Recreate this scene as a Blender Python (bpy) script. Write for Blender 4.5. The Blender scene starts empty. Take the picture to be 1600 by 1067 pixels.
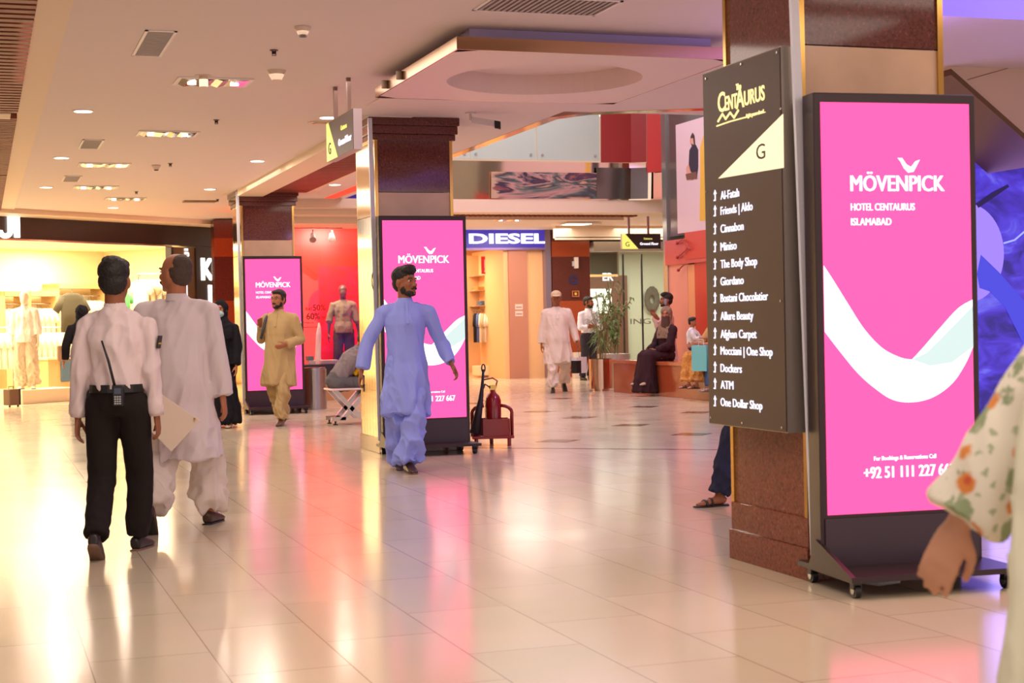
import bpy, bmesh, math, random
from mathutils import Vector as V, Matrix, noise
import numpy as np
C = bpy.context.collection
S = bpy.context.scene
PI = math.pi
random.seed(7)

# ---------------------------------------------------------------- camera
F, H = 2444.0, 1.22
YAW, PITCH, ROLL = math.radians(18.8), math.radians(0.66), math.radians(1.18)
fwd = V((math.sin(YAW)*math.cos(PITCH), math.cos(YAW)*math.cos(PITCH), -math.sin(PITCH)))
r0 = V((math.cos(YAW), -math.sin(YAW), 0)); u0 = r0.cross(fwd)
rgt = r0*math.cos(ROLL) - u0*math.sin(ROLL); upv = r0*math.sin(ROLL) + u0*math.cos(ROLL)
cam = bpy.data.cameras.new('camera'); co = bpy.data.objects.new('camera', cam); C.objects.link(co)
co.matrix_world = Matrix(((rgt.x, upv.x, -fwd.x, 0), (rgt.y, upv.y, -fwd.y, 0), (rgt.z, upv.z, -fwd.z, H), (0, 0, 0, 1)))
cam.sensor_width = 36; cam.lens = F/1600*36; cam.clip_start = .1; cam.clip_end = 200
cam.dof.use_dof = True; cam.dof.focus_distance = 13.0; cam.dof.aperture_fstop = 5.6
S.camera = co

# ---------------------------------------------------------------- world, exposure
w = bpy.data.worlds.new('world'); S.world = w; w.use_nodes = True
w.node_tree.nodes['Background'].inputs[0].default_value = (.95, .83, .80, 1)
w.node_tree.nodes['Background'].inputs[1].default_value = 1.05
S.view_settings.view_transform = 'Standard'; S.view_settings.look = 'None'
S.view_settings.gamma = 1; S.view_settings.use_curve_mapping = False
S.view_settings.exposure = 0.3

def area(loc, size, power, col, rot=(0, 0, 0), sy=None, spread=None, name='ceiling_lamp_light'):
    l = bpy.data.lights.new(name, 'AREA'); l.energy = power; l.color = col
    l.shape = 'RECTANGLE'; l.size = size; l.size_y = sy or size
    if spread: l.spread = spread
    o = bpy.data.objects.new(name, l); C.objects.link(o); o.location = loc; o.rotation_euler = rot
    return o
WARM = (1, .86, .75)
# the mall's ceiling lighting: rows of fittings, some beyond the frame
for (x, y, p) in [(1.2, 1.5, 50), (4.6, 2.5, 50), (1.3, 6.5, 60), (6.2, 5.5, 50), (1.6, 11.5, 55), (1.8, 17.5, 65), (1.8, 23.5, 70), (4.4, 20.5, 35), (-1.5, 5, 40), (-1.5, 12, 50), (-1.5, 19, 60)]:
    area((x, y, 3.19), 2.6, p, WARM)
for (x, y, p) in [(8.5, 18, 160), (8.5, 24, 180), (13, 20, 140)]:
    area((x, y, 6.3), 5.0, p, (.94, .82, 1))
for (x, y, p) in [(11, 30.5, 60), (7.5, 30.5, 60), (14, 30.5, 50)]:
    area((x, y, 3.22), 2.0, p, (1, .84, .72))

# ---------------------------------------------------------------- photo pixel -> place
def ray(x, y): return fwd + rgt*((x-800)/F) + upv*((533.5-y)/F)
def G(x, y, z=0):
    d = ray(x, y); return V((0, 0, H)) + d*((z-H)/d.z)
def PY(x, y, Y): d = ray(x, y); return V((0, 0, H)) + d*(Y/d.y)
def PX(x, y, X): d = ray(x, y); return V((0, 0, H)) + d*(X/d.x)
def PD(x, y, D): return V((0, 0, H)) + ray(x, y)*D
KO = V((.37, 26.84, 0)); KA = math.atan2(3.13, 4.15)
KE = V((math.cos(KA), math.sin(KA), 0)); KN = V((-math.sin(KA), math.cos(KA), 0))
def K(a, b, z): return KO + KE*a + KN*b + V((0, 0, z))
def PK(x, y, b):
    d = ray(x, y); o = V((0, 0, H)); t = ((KO+KN*b)-o).dot(KN)/d.dot(KN); return o + d*t
def head_z(h): return -(YAW + math.radians(h))       # heading seen from the camera -> rotation about z

# ---------------------------------------------------------------- materials
def lin(c):
    return tuple((v/12.92 if v <= .04045 else ((v+.055)/1.055)**2.4) for v in [k/255 for k in c]) + (1,)
MATS = {}
def mat(name, c, rough=.6, metal=0, emit=0, ecol=None, bump=0, bscale=60, var=0, vscale=8, coat=0, spec=.5, trans=0, sheen=0):
    if name in MATS: return MATS[name]
    m = bpy.data.materials.new(name); m.use_nodes = True; nt = m.node_tree; b = nt.nodes['Principled BSDF']
    col = lin(c) if max(c) > 1 else tuple(c)+(1,)
    b.inputs['Base Color'].default_value = col; b.inputs['Roughness'].default_value = rough
    b.inputs['Metallic'].default_value = metal; b.inputs['Specular IOR Level'].default_value = spec
    b.inputs['Coat Weight'].default_value = coat; b.inputs['Coat Roughness'].default_value = .05
    b.inputs['Transmission Weight'].default_value = trans; b.inputs['Sheen Weight'].default_value = sheen
    if emit:
        b.inputs['Emission Color'].default_value = lin(ecol) if ecol else col; b.inputs['Emission Strength'].default_value = emit
    tc = nt.nodes.new('ShaderNodeTexCoord')
    if bump:
        n = nt.nodes.new('ShaderNodeTexNoise'); n.inputs['Scale'].default_value = bscale; n.inputs['Detail'].default_value = 3
        nt.links.new(tc.outputs['Object'], n.inputs['Vector'])
        bp = nt.nodes.new('ShaderNodeBump'); bp.inputs['Strength'].default_value = bump; bp.inputs['Distance'].default_value = .01
        nt.links.new(n.outputs['Fac'], bp.inputs['Height']); nt.links.new(bp.outputs['Normal'], b.inputs['Normal'])
    if var:
        n = nt.nodes.new('ShaderNodeTexNoise'); n.inputs['Scale'].default_value = vscale; n.inputs['Detail'].default_value = 4
        nt.links.new(tc.outputs['Object'], n.inputs['Vector'])
        r = nt.nodes.new('ShaderNodeValToRGB'); r.color_ramp.elements[0].position = .3; r.color_ramp.elements[1].position = .7
        r.color_ramp.elements[0].color = tuple(v*(1-var) for v in col[:3])+(1,); r.color_ramp.elements[1].color = tuple(min(1, v*(1+var)) for v in col[:3])+(1,)
        nt.links.new(n.outputs['Fac'], r.inputs[0]); nt.links.new(r.outputs[0], b.inputs['Base Color'])
    MATS[name] = m; return m
def emis(name, c, s=1.0):
    if name in MATS: return MATS[name]
    m = mat(name, (0, 0, 0), .4, emit=s, ecol=c, spec=.2); return m
def cloth(name, c, rough=.85, bump=.25, bscale=18, **k): return mat(name, c, rough, bump=bump, bscale=bscale, spec=.2, **k)
def granite(name, base, light, dark, rough=.08):
    if name in MATS: return MATS[name]
    m = bpy.data.materials.new(name); m.use_nodes = True; nt = m.node_tree; b = nt.nodes['Principled BSDF']
    tc = nt.nodes.new('ShaderNodeTexCoord')
    vo = nt.nodes.new('ShaderNodeTexVoronoi'); vo.inputs['Scale'].default_value = 120
    n = nt.nodes.new('ShaderNodeTexNoise'); n.inputs['Scale'].default_value = 55; n.inputs['Detail'].default_value = 6; n.inputs['Roughness'].default_value = .75
    nt.links.new(tc.outputs['Object'], vo.inputs['Vector']); nt.links.new(tc.outputs['Object'], n.inputs['Vector'])
    r = nt.nodes.new('ShaderNodeValToRGB'); e = r.color_ramp.elements
    e[0].position = .36; e[0].color = lin(dark); e[1].position = .5; e[1].color = lin(base)
    x = e.new(.60); x.color = lin(base); x = e.new(.70); x.color = lin(light)
    nt.links.new(n.outputs['Fac'], r.inputs[0])
    mx = nt.nodes.new('ShaderNodeMix'); mx.data_type = 'RGBA'; mx.blend_type = 'MULTIPLY'; mx.inputs['Factor'].default_value = .25
    nt.links.new(r.outputs[0], mx.inputs['A']); nt.links.new(vo.outputs['Color'], mx.inputs['B'])
    nt.links.new(mx.outputs['Result'], b.inputs['Base Color']); b.inputs['Roughness'].default_value = rough
    MATS[name] = m; return m
def glass(name, tint=(.9, .97, .95), refl=.12, rough=.02, dens=0.0):
    if name in MATS: return MATS[name]
    m = bpy.data.materials.new(name); m.use_nodes = True; nt = m.node_tree; nt.nodes.clear()
    o = nt.nodes.new('ShaderNodeOutputMaterial'); t = nt.nodes.new('ShaderNodeBsdfTransparent'); g = nt.nodes.new('ShaderNodeBsdfGlossy')
    fr = nt.nodes.new('ShaderNodeFresnel'); fr.inputs[0].default_value = 1.5
    mp = nt.nodes.new('ShaderNodeMath'); mp.operation = 'MULTIPLY_ADD'; mp.inputs[1].default_value = 1.2; mp.inputs[2].default_value = refl - .04
    t.inputs[0].default_value = tint+(1,); g.inputs['Roughness'].default_value = rough
    x = nt.nodes.new('ShaderNodeMixShader'); nt.links.new(fr.outputs[0], mp.inputs[0]); nt.links.new(mp.outputs[0], x.inputs[0])
    nt.links.new(t.outputs[0], x.inputs[1]); nt.links.new(g.outputs[0], x.inputs[2]); nt.links.new(x.outputs[0], o.inputs[0])
    MATS[name] = m; return m

# ---------------------------------------------------------------- mesh building
class MB:
    def __init__(s): s.v = []; s.f = []
    def add(s, vs, fs):
        n = len(s.v); s.v += [tuple(p) for p in vs]; s.f += [tuple(i+n for i in f) for f in fs]; return s
    def box(s, a, b, rz=0, c=None):
        a = V(a); b = V(b); lo = V([min(a[i], b[i]) for i in range(3)]); hi = V([max(a[i], b[i]) for i in range(3)])
        vs = [V((x, y, z)) for z in (lo.z, hi.z) for y in (lo.y, hi.y) for x in (lo.x, hi.x)]
        if rz:
            c = c or (lo+hi)/2; m = Matrix.Rotation(rz, 3, 'Z'); vs = [m @ (p-c)+c for p in vs]
        return s.add(vs, [(0, 2, 3, 1), (4, 5, 7, 6), (0, 1, 5, 4), (2, 6, 7, 3), (0, 4, 6, 2), (1, 3, 7, 5)])
    def obox(s, o, ex, ey, ez):           # box from a corner and three edge vectors
        o, ex, ey, ez = V(o), V(ex), V(ey), V(ez)
        vs = [o, o+ex, o+ey, o+ex+ey, o+ez, o+ex+ez, o+ey+ez, o+ex+ey+ez]
        return s.add(vs, [(0, 2, 3, 1), (4, 5, 7, 6), (0, 1, 5, 4), (2, 6, 7, 3), (0, 4, 6, 2), (1, 3, 7, 5)])
    def loft(s, st, n=14, side=(1, 0, 0), sq=1.0, caps=True):
        st = [(V(q[0]), q[1], q[2]) for q in st]; N = len(st); base = len(s.v); vs = []; fs = []
        for i, (p, a, b) in enumerate(st):
            t = (st[min(i+1, N-1)][0]-st[max(i-1, 0)][0])
            if t.length < 1e-9: t = V((0, 0, 1))
            t.normalize(); sd = V(side) - t*V(side).dot(t)
            if sd.length < 1e-4: sd = V((0, 1, .01)) - t*V((0, 1, .01)).dot(t)
            sd.normalize(); nn = t.cross(sd)
            for k in range(n):
                c, q = math.cos(2*PI*k/n), math.sin(2*PI*k/n)
                if sq != 1: c = math.copysign(abs(c)**sq, c); q = math.copysign(abs(q)**sq, q)
                vs.append(p + sd*(a*c) + nn*(b*q))
        for i in range(N-1):
            for k in range(n): k2 = (k+1) % n; fs.append((i*n+k, i*n+k2, (i+1)*n+k2, (i+1)*n+k))
        if caps:
            vs.append(st[0][0]); c0 = len(vs)-1; vs.append(st[-1][0]); c1 = len(vs)-1
            for k in range(n): k2 = (k+1) % n; fs.append((c0, k2, k)); fs.append((c1, (N-1)*n+k, (N-1)*n+k2))
        return s.add(vs, fs)
    def cap(s, p0, r0_, p1, r1_, n=12):   # capsule
        p0, p1 = V(p0), V(p1); d = (p1-p0)
        if d.length < 1e-6: d = V((0, 0, 1e-3)); p1 = p0+d
        d.normalize(); st = []
        for a in (85, 55, 25): st.append((p0-d*(r0_*math.sin(math.radians(a))), r0_*math.cos(math.radians(a)), r0_*math.cos(math.radians(a))))
        st.append((p0, r0_, r0_)); st.append((p1, r1_, r1_))
        for a in (25, 55, 85): st.append((p1+d*(r1_*math.sin(math.radians(a))), r1_*math.cos(math.radians(a)), r1_*math.cos(math.radians(a))))
        sd = (1, 0, 0) if abs(d.x) < .9 else (0, 1, 0)
        return s.loft(st, n, sd)
    def chain(s, pts, n=12):
        for (a, ra), (b, rb) in zip(pts, pts[1:]): s.cap(a, ra, b, rb, n)
        return s
    def tube(s, pts, r, n=8):
        return s.loft([(p, r, r) for p in pts], n, side=(.3, .2, .93) if abs((V(pts[-1])-V(pts[0])).normalized().z) < .8 else (1, .1, 0))
    def cyl(s, p, r, h, n=24, axis='z', r2=None):
        p = V(p); d = {'z': V((0, 0, 1)), 'x': V((1, 0, 0)), 'y': V((0, 1, 0))}[axis]; sd = (1, 0, 0) if axis != 'x' else (0, 1, 0)
        return s.loft([(p, r, r), (p+d*h, r2 if r2 is not None else r, r2 if r2 is not None else r)], n, sd)
    def ell(s, c, r, m=None, nu=18, nv=12):
        c = V(c); vs = []; fs = []
        for j in range(1, nv):
            th = PI*j/nv
            for i in range(nu):
                ph = 2*PI*i/nu; p = V((r[0]*math.sin(th)*math.cos(ph), r[1]*math.sin(th)*math.sin(ph), r[2]*math.cos(th)))
                vs.append(c + (m @ p if m else p))
        vs.append(c + (m @ V((0, 0, r[2])) if m else V((0, 0, r[2])))); vs.append(c - (m @ V((0, 0, r[2])) if m else V((0, 0, r[2]))))
        T, B = len(vs)-2, len(vs)-1
        for j in range(nv-2):
            for i in range(nu): i2 = (i+1) % nu; fs.append((j*nu+i, (j+1)*nu+i, (j+1)*nu+i2, j*nu+i2))
        for i in range(nu): i2 = (i+1) % nu; fs.append((T, i, i2)); fs.append((B, (nv-2)*nu+i2, (nv-2)*nu+i))
        return s.add(vs, fs)
    def prism(s, poly, o, ex, ey, ez):    # polygon in (ex, ey), thickness vector ez
        o, ex, ey, ez = V(o), V(ex), V(ey), V(ez); n = len(poly)
        a = [o+ex*p[0]+ey*p[1] for p in poly]; b = [p+ez for p in a]
        return s.add(a+b, [tuple(range(n-1, -1, -1)), tuple(range(n, 2*n))]+[(i, (i+1) % n, n+(i+1) % n, n+i) for i in range(n)])
    def mesh(s, name):
        me = bpy.data.meshes.new(name); me.from_pydata([tuple(p) for p in s.v], [], s.f); me.update(); return me
    def build(s, name, m, parent=None, smooth=False, bevel=0, off=None):
        me = s.mesh(name)
        bm = bmesh.new(); bm.from_mesh(me); bmesh.ops.recalc_face_normals(bm, faces=bm.faces)
        if bevel: bmesh.ops.bevel(bm, geom=[e for e in bm.edges if len(e.link_faces) == 2 and e.calc_face_angle(0) > .6], offset=bevel, segments=2, affect='EDGES', profile=.6)
        bm.to_mesh(me); bm.free()
        if off is not None: me.transform(Matrix.Translation(-V(off)))
        if smooth: me.shade_smooth()
        me.materials.append(m); o = bpy.data.objects.new(name, me); C.objects.link(o)
        if parent: o.parent = parent
        elif off is not None: o.location = off
        return o
    def remesh(s, name, m, parent, voxel, sm=4, cb=None, smooth_fac=.5):
        me = s.mesh(name); bm = bmesh.new(); bm.from_mesh(me); bmesh.ops.recalc_face_normals(bm, faces=bm.faces); bm.to_mesh(me); bm.free()
        t = bpy.data.objects.new('t', me); C.objects.link(t)
        r = t.modifiers.new('r', 'REMESH'); r.mode = 'VOXEL'; r.voxel_size = voxel
        if sm: q = t.modifiers.new('s', 'SMOOTH'); q.factor = smooth_fac; q.iterations = sm
        dg = bpy.context.evaluated_depsgraph_get(); me2 = bpy.data.meshes.new_from_object(t.evaluated_get(dg))
        bpy.data.objects.remove(t); bpy.data.meshes.remove(me)
        if cb:
            n = len(me2.vertices); co_ = np.zeros(n*3, 'f'); me2.vertices.foreach_get('co', co_); co_ = co_.reshape(-1, 3)
            no = np.array([v.normal[:] for v in me2.vertices], 'f'); co_ = cb(co_, no).astype('f')
            me2.vertices.foreach_set('co', co_.ravel()); me2.update()
        me2.name = name; me2.shade_smooth(); me2.materials.clear(); me2.materials.append(m)
        o = bpy.data.objects.new(name, me2); C.objects.link(o); o.parent = parent
        return o

def tag(o, label=None, cat=None, group=None, kind=None):
    if label: o['label'] = label
    if cat: o['category'] = cat
    if group: o['group'] = group
    if kind: o['kind'] = kind
    return o
def thing(name, loc, label, cat, group=None, rz=0):
    o = bpy.data.objects.new(name, None); C.objects.link(o); o.location = loc; o.rotation_euler = (0, 0, rz); o.empty_display_size = .1
    return tag(o, label, cat, group)
def copy_tree(o, loc=None, rz=None, label=None, parent=None):
    c = o.copy(); C.objects.link(c)
    if parent: c.parent = parent
    if loc is not None: c.location = loc
    if rz is not None: c.rotation_euler = (0, 0, rz)
    if label: c['label'] = label
    for ch in [k for k in C.objects if k.parent == o]: copy_tree(ch, parent=c)
    return c
def struct(name, mb, m, label, **k):
    o = mb.build(name, m, **k); return tag(o, label, None, None, 'structure')

def text(s, h, o, rot, m, parent, name='lettering', bold=0.0, width=None, depth=.004, align='LEFT', shear=0, zoff=0, spacing=1.0, fat=0):
    """text whose capital height is h, lying at o with euler rot"""
    cu = bpy.data.curves.new('t', 'FONT'); cu.body = s; cu.size = h/.73; cu.offset = bold*h; cu.extrude = depth/2; cu.align_x = align; cu.shear = shear; cu.space_character = spacing
    cu.resolution_u = 3
    t = bpy.data.objects.new('t', cu); C.objects.link(t); dg = bpy.context.evaluated_depsgraph_get()
    me = bpy.data.meshes.new_from_object(t.evaluated_get(dg)); bpy.data.objects.remove(t); bpy.data.curves.remove(cu)
    if fat:
        bm = bmesh.new(); bm.from_mesh(me); n = len(bm.verts)
        for q in (-1, 1):
            g = bmesh.ops.duplicate(bm, geom=[f for f in bm.faces if f.index < 10**9][:len(me.polygons)]); bmesh.ops.translate(bm, vec=(q*fat*h, 0, .0004*q), verts=[e for e in g['geom'] if isinstance(e, bmesh.types.BMVert)])
        bm.to_mesh(me); bm.free()
    if width:
        xs = [v.co.x for v in me.vertices]; k = width/(max(xs)-min(xs)); x0 = min(xs) if align == 'LEFT' else 0
        for v in me.vertices: v.co.x = (v.co.x-x0)*k
    me.materials.clear(); me.materials.append(m); me.name = name
    ob = bpy.data.objects.new(name, me); C.objects.link(ob); ob.location = o; ob.rotation_euler = rot
    if parent: ob.parent = parent
    return ob
FRONT = (PI/2, 0, 0); LEFTF = (PI/2, 0, -PI/2)
# ================================================================ SETTING
def floor_mat():
    m = bpy.data.materials.new('floor_tiles'); m.use_nodes = True; nt = m.node_tree; b = nt.nodes['Principled BSDF']; L = nt.links
    g = nt.nodes.new('ShaderNodeNewGeometry'); mp = nt.nodes.new('ShaderNodeMapping')
    # tiles 0.444 wide, 0.888 long with their length along Y
    mp.inputs['Rotation'].default_value = (0, 0, PI/2); L.new(g.outputs['Position'], mp.inputs['Vector'])
    br = nt.nodes.new('ShaderNodeTexBrick'); br.offset = .5; br.inputs['Scale'].default_value = 1
    br.inputs['Brick Width'].default_value = .888; br.inputs['Row Height'].default_value = .444
    br.inputs['Mortar Size'].default_value = .0022; br.inputs['Mortar Smooth'].default_value = .1
    mp.inputs['Location'].default_value = (.2, -.355, 0)
    c = lin((222, 205, 180)); c2 = lin((216, 199, 172)); br.inputs['Color1'].default_value = c; br.inputs['Color2'].default_value = c2; br.inputs['Mortar'].default_value = lin((150, 128, 104))
    L.new(mp.outputs[0], br.inputs['Vector'])
    n = nt.nodes.new('ShaderNodeTexNoise'); n.inputs['Scale'].default_value = 1.6; n.inputs['Detail'].default_value = 6; L.new(g.outputs['Position'], n.inputs['Vector'])
    r = nt.nodes.new('ShaderNodeMapRange'); r.inputs[1].default_value = .3; r.inputs[2].default_value = .7; r.inputs[3].default_value = .13; r.inputs[4].default_value = .17
    L.new(n.outputs['Fac'], r.inputs[0]); L.new(r.outputs[0], b.inputs['Roughness'])
    mx = nt.nodes.new('ShaderNodeMix'); mx.data_type = 'RGBA'; mx.blend_type = 'MULTIPLY'; mx.inputs['Factor'].default_value = .12
    L.new(br.outputs['Color'], mx.inputs['A']); L.new(n.outputs['Color'], mx.inputs['B']); L.new(mx.outputs['Result'], b.inputs['Base Color'])
    b.inputs['Specular IOR Level'].default_value = .65; b.inputs['IOR'].default_value = 1.55
    return m
fm = floor_mat()
struct('floor', MB().box((-9, -6, -.05), (20, 42, 0)), fm, 'polished beige floor tiles laid lengthwise through the hall')
dk = mat('floor_inset_brown', (112, 78, 62), .12)
sq = [(-.5, 0), (0, .5), (.5, 0), (0, -.5)]
ins = MB()
for (x, y) in [(7.27, 20.25), (7.25, 18.65), (7.2, 16.9), (5.62, 15.1), (8.9, 20.4), (7.16, 15.16), (8.9, 18.7), (8.9, 16.9), (5.6, 18.6), (7.2, 23), (8.8, 23.5), (5.6, 21.5)]:
    ins.prism([(a*.5, b*.5) for a, b in sq], (x, y, .0), (1, 0, 0), (0, 1, 0), (0, 0, .0012))
struct('trim_1', ins, dk, 'brown diamond insets in the polished floor')
p_, q_ = V((4.42, 14.85, 0)), V((7.6, 12.3, 0)); d_ = (q_-p_).normalized(); n_ = V((-d_.y, d_.x, 0))*.07
struct('trim_2', MB().obox(p_, q_-p_, n_, (0, 0, .0012)), dk, 'thin brown border line across the floor')

CEIL = 3.22
cm = mat('ceiling_paint', (230, 215, 208), .62, spec=.3)
cmw = mat('ceiling_cream', (236, 214, 186), .55, spec=.3)
ce = MB()
ce.box((.31, -6, CEIL), (5.3, 30.5, CEIL+.3)); ce.box((5.3, -6, CEIL), (20, 13.9, CEIL+.3)); ce.box((5.3, 27.6, 3.28), (20, 42, 3.55))
struct('ceiling', ce, cm, 'flat pinkish cream ceiling above the walkway')
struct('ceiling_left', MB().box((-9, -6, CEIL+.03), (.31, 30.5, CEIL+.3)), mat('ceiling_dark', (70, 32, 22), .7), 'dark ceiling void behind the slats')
struct('ceiling_atrium', MB().box((5.2, 13.9, 6.5), (20, 27.6, 6.7)), cm, 'high ceiling over the atrium')
slat_m = mat('wood_slat', (124, 50, 28), .5, var=.18, vscale=5)
def slats(name, x0, x1, y0, y1, label, pitch=.062, cat='ceiling slats'):
    t = thing(name, (x0, y0, CEIL-.05), label, cat)
    mb = MB(); y = 0
    while y < y1-y0: mb.box((0, y, 0), (x1-x0, y+pitch*.62, .07)); y += pitch
    mb.build('slats', slat_m, t); MB().box((0, 0, .071), (x1-x0, y1-y0, .078)).build('backing', mat('slat_backing', (150, 96, 66), .6), t)
    return t
slats('slatted_ceiling_panel', -2.4, .37, 4.5, 14.5, 'red-brown wooden slatted ceiling panel at the top left corner, nearer one', .15)
slats('slatted_ceiling_panel', -2.4, .37, 14.9, 20.2, 'red-brown slatted ceiling panel on the left past the white crossbar', .13)
slats('slatted_ceiling_panel', -2.4, .37, 20.3, 26.4, 'most distant red-brown slatted panel on the left, before the clothes shop', .13)
struct('trim_3', MB().box((-2.4, 14.52, CEIL-.06), (.31, 14.88, CEIL+.02)).box((.37, -6, CEIL-.02), (.58, 26.8, CEIL-.0)), cmw, 'cream ceiling border beside the slats')
slats('slatted_ceiling_panel', 3.94, 4.52, 15.3, 22.3, 'red-brown wooden slatted strip in the ceiling between the two middle columns', .10)
struct('trim_4', MB().box((3.56, 15.2, CEIL-.09), (3.93, 22.6, CEIL)).box((4.52, 15.2, CEIL-.03), (4.62, 22.6, CEIL)), cmw, 'cream ceiling step beside the slatted strip')
rl = MB().box((5.10, 20, CEIL-.012), (5.27, 23.8, CEIL-.001)).build('light_strip', emis('red_strip', (255, 60, 40), 1.2), off=(5.1, 20, CEIL)); tag(rl, 'red light strip in the ceiling just left of the middle column', 'light strip')
# layered bulkheads before the red shop
XC = PY(412, 320, 24.4).x
struct('trim_5', MB().box((XC, 24.0, 3.08), (6.4, 24.25, CEIL)).box((XC, 24.25, 2.99), (6.4, 24.7, 3.2)).box((XC, 24.7, 2.88), (6.4, 25.7, 3.21)), cmw, 'stepped cream ceiling cornice before the red shop window')
# cream bulkhead in front of the left shop
bk = MB(); bk.obox(K(-4, -.65, 3.14), KE*9.6, KN*.66, (0, 0, .2)); struct('trim_6', bk, cmw, 'cream cornice above the clothes shop fascia')

# ---- atrium edge, fascia and upper balustrade
mir = mat('mirror_gold', (236, 214, 188), .06, 1)
edge = MB()
edge.prism([(5.3, 27.6), (5.3, 14.3), (5.55, 13.9), (6.6, 13.4), (20, 13.4), (20, 13.55), (6.65, 13.55), (5.62, 14.05), (5.42, 14.4), (5.42, 27.6)], (0, 0, CEIL-.005), (1, 0, 0), (0, 1, 0), (0, 0, .16))
struct('trim_7', edge, mat('mirror_edge', (225, 190, 165), .1, 1), 'mirrored band round the edge of the atrium opening')
struct('wall_atrium_near', MB().box((5.42, 13.7, 3.4), (20, 13.8, 6.5)).box((5.25, 13.7, 3.4), (5.35, 27.6, 6.5)), cm, 'walls of the atrium above the walkway ceiling')
def painted_reflection_mat():  # colour blotches that paint a reflection onto the mirrored fascia
    m = bpy.data.materials.new('fascia_painted_reflection'); m.use_nodes = True; nt = m.node_tree; b = nt.nodes['Principled BSDF']; L = nt.links
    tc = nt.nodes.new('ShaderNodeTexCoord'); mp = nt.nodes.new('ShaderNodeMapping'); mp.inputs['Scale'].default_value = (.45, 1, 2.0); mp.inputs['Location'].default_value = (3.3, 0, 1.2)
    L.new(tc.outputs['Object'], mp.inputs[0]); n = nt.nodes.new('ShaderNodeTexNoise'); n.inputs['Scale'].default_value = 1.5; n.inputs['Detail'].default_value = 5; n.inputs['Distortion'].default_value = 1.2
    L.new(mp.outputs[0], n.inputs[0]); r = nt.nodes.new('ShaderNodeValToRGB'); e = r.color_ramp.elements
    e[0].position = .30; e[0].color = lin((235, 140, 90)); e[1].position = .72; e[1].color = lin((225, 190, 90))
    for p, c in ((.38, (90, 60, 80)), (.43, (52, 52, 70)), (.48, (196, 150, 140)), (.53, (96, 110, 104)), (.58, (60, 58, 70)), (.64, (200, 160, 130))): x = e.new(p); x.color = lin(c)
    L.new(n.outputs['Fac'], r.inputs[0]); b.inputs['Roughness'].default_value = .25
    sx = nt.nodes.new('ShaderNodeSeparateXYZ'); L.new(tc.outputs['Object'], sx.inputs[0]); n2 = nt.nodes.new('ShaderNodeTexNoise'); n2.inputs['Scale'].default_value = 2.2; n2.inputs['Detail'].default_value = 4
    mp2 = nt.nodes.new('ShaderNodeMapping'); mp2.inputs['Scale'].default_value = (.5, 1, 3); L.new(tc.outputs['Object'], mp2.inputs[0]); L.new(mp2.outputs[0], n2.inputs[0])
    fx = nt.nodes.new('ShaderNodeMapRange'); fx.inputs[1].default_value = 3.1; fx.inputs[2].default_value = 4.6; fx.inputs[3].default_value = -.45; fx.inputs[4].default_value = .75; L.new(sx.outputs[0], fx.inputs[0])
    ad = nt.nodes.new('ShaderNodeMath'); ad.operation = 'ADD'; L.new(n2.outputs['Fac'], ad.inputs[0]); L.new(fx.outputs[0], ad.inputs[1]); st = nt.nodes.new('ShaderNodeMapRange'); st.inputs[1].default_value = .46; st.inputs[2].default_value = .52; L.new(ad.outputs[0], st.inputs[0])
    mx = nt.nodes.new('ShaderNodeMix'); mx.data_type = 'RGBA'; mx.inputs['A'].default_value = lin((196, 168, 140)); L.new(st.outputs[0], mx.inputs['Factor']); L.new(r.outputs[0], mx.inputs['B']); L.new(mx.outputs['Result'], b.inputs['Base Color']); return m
YF = 27.3
fb = thing('balcony_fascia', (5.4, YF, 3.4), 'mirrored fascia with colourful painted reflection under the green glass balcony', 'balcony front')
xp = lambda px: PY(px, 280, 27.2).x
arc = [(5.4, 27.3), (xp(985), 27.3), (xp(1015), 27.15), (xp(1035), 26.8), (xp(1052), 26.2)]
def band(pts, z0, z1, y_out0, y_out1, m, name, parent, th=.03):
    mb = MB()
    for (a, b) in zip(pts, pts[1:]):
        a0 = V((a[0], a[1]-y_out0, z0)); a1 = V((a[0], a[1]-y_out1, z1)); b0 = V((b[0], b[1]-y_out0, z0)); b1 = V((b[0], b[1]-y_out1, z1)); t = V((0, th, 0))
        mb.add([a0, b0, b1, a1, a0+t, b0+t, b1+t, a1+t], [(0, 1, 2, 3), (7, 6, 5, 4), (0, 4, 5, 1), (3, 2, 6, 7), (0, 3, 7, 4), (1, 5, 6, 2)])
    return mb.build(name, m, parent, off=parent.location if parent else None)
band(arc, 3.50, 4.20, 0, .06, mir, 'mirror_band', fb)
band([(xp(768), 27.24), (xp(932), 27.24)], 3.52, 4.0, 0.01, .05, painted_reflection_mat(), 'painted_reflection_panel', fb, .02)  # panel holding the mirror's reflection as painted colour
tag(band([(xp(932), 27.22), (xp(985), 27.22), (xp(1008), 27.1)], 3.52, 4.1, 0.01, .05, mat('fascia_dark_mirror', (120, 118, 112), .15, .9), 'dark_panel', fb, .02), 'darker reflective panel')
gl = mat('green_frosted_glass', (186, 204, 188), .12, spec=.6); rdp = mat('balcony_red', (150, 40, 34), .3); rdp2 = mat('balcony_red_bright', (196, 52, 44), .3)
blk = mat('black_gap', (20, 18, 18), .5)
bal = thing('glass_balustrade', (5.4, YF, 4.22), 'pale green glass balustrade of the upper floor, above the mirrored fascia', 'balustrade')
for a, b in ((5.45, xp(735)), (xp(736), xp(838)), (xp(840), xp(938))):
    pa = MB().box((a, 27.2, 4.23), (b, 27.22, 5.5)).build('glass_panel', gl, bal, off=bal.location)
    for xx in (a+.1, b-.1): MB().cyl((xx, 27.18, 4.32), .025, .03, 10, 'y').build('bolt', mat('steel', (190, 190, 190), .25, 1), pa, off=bal.location)
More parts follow.
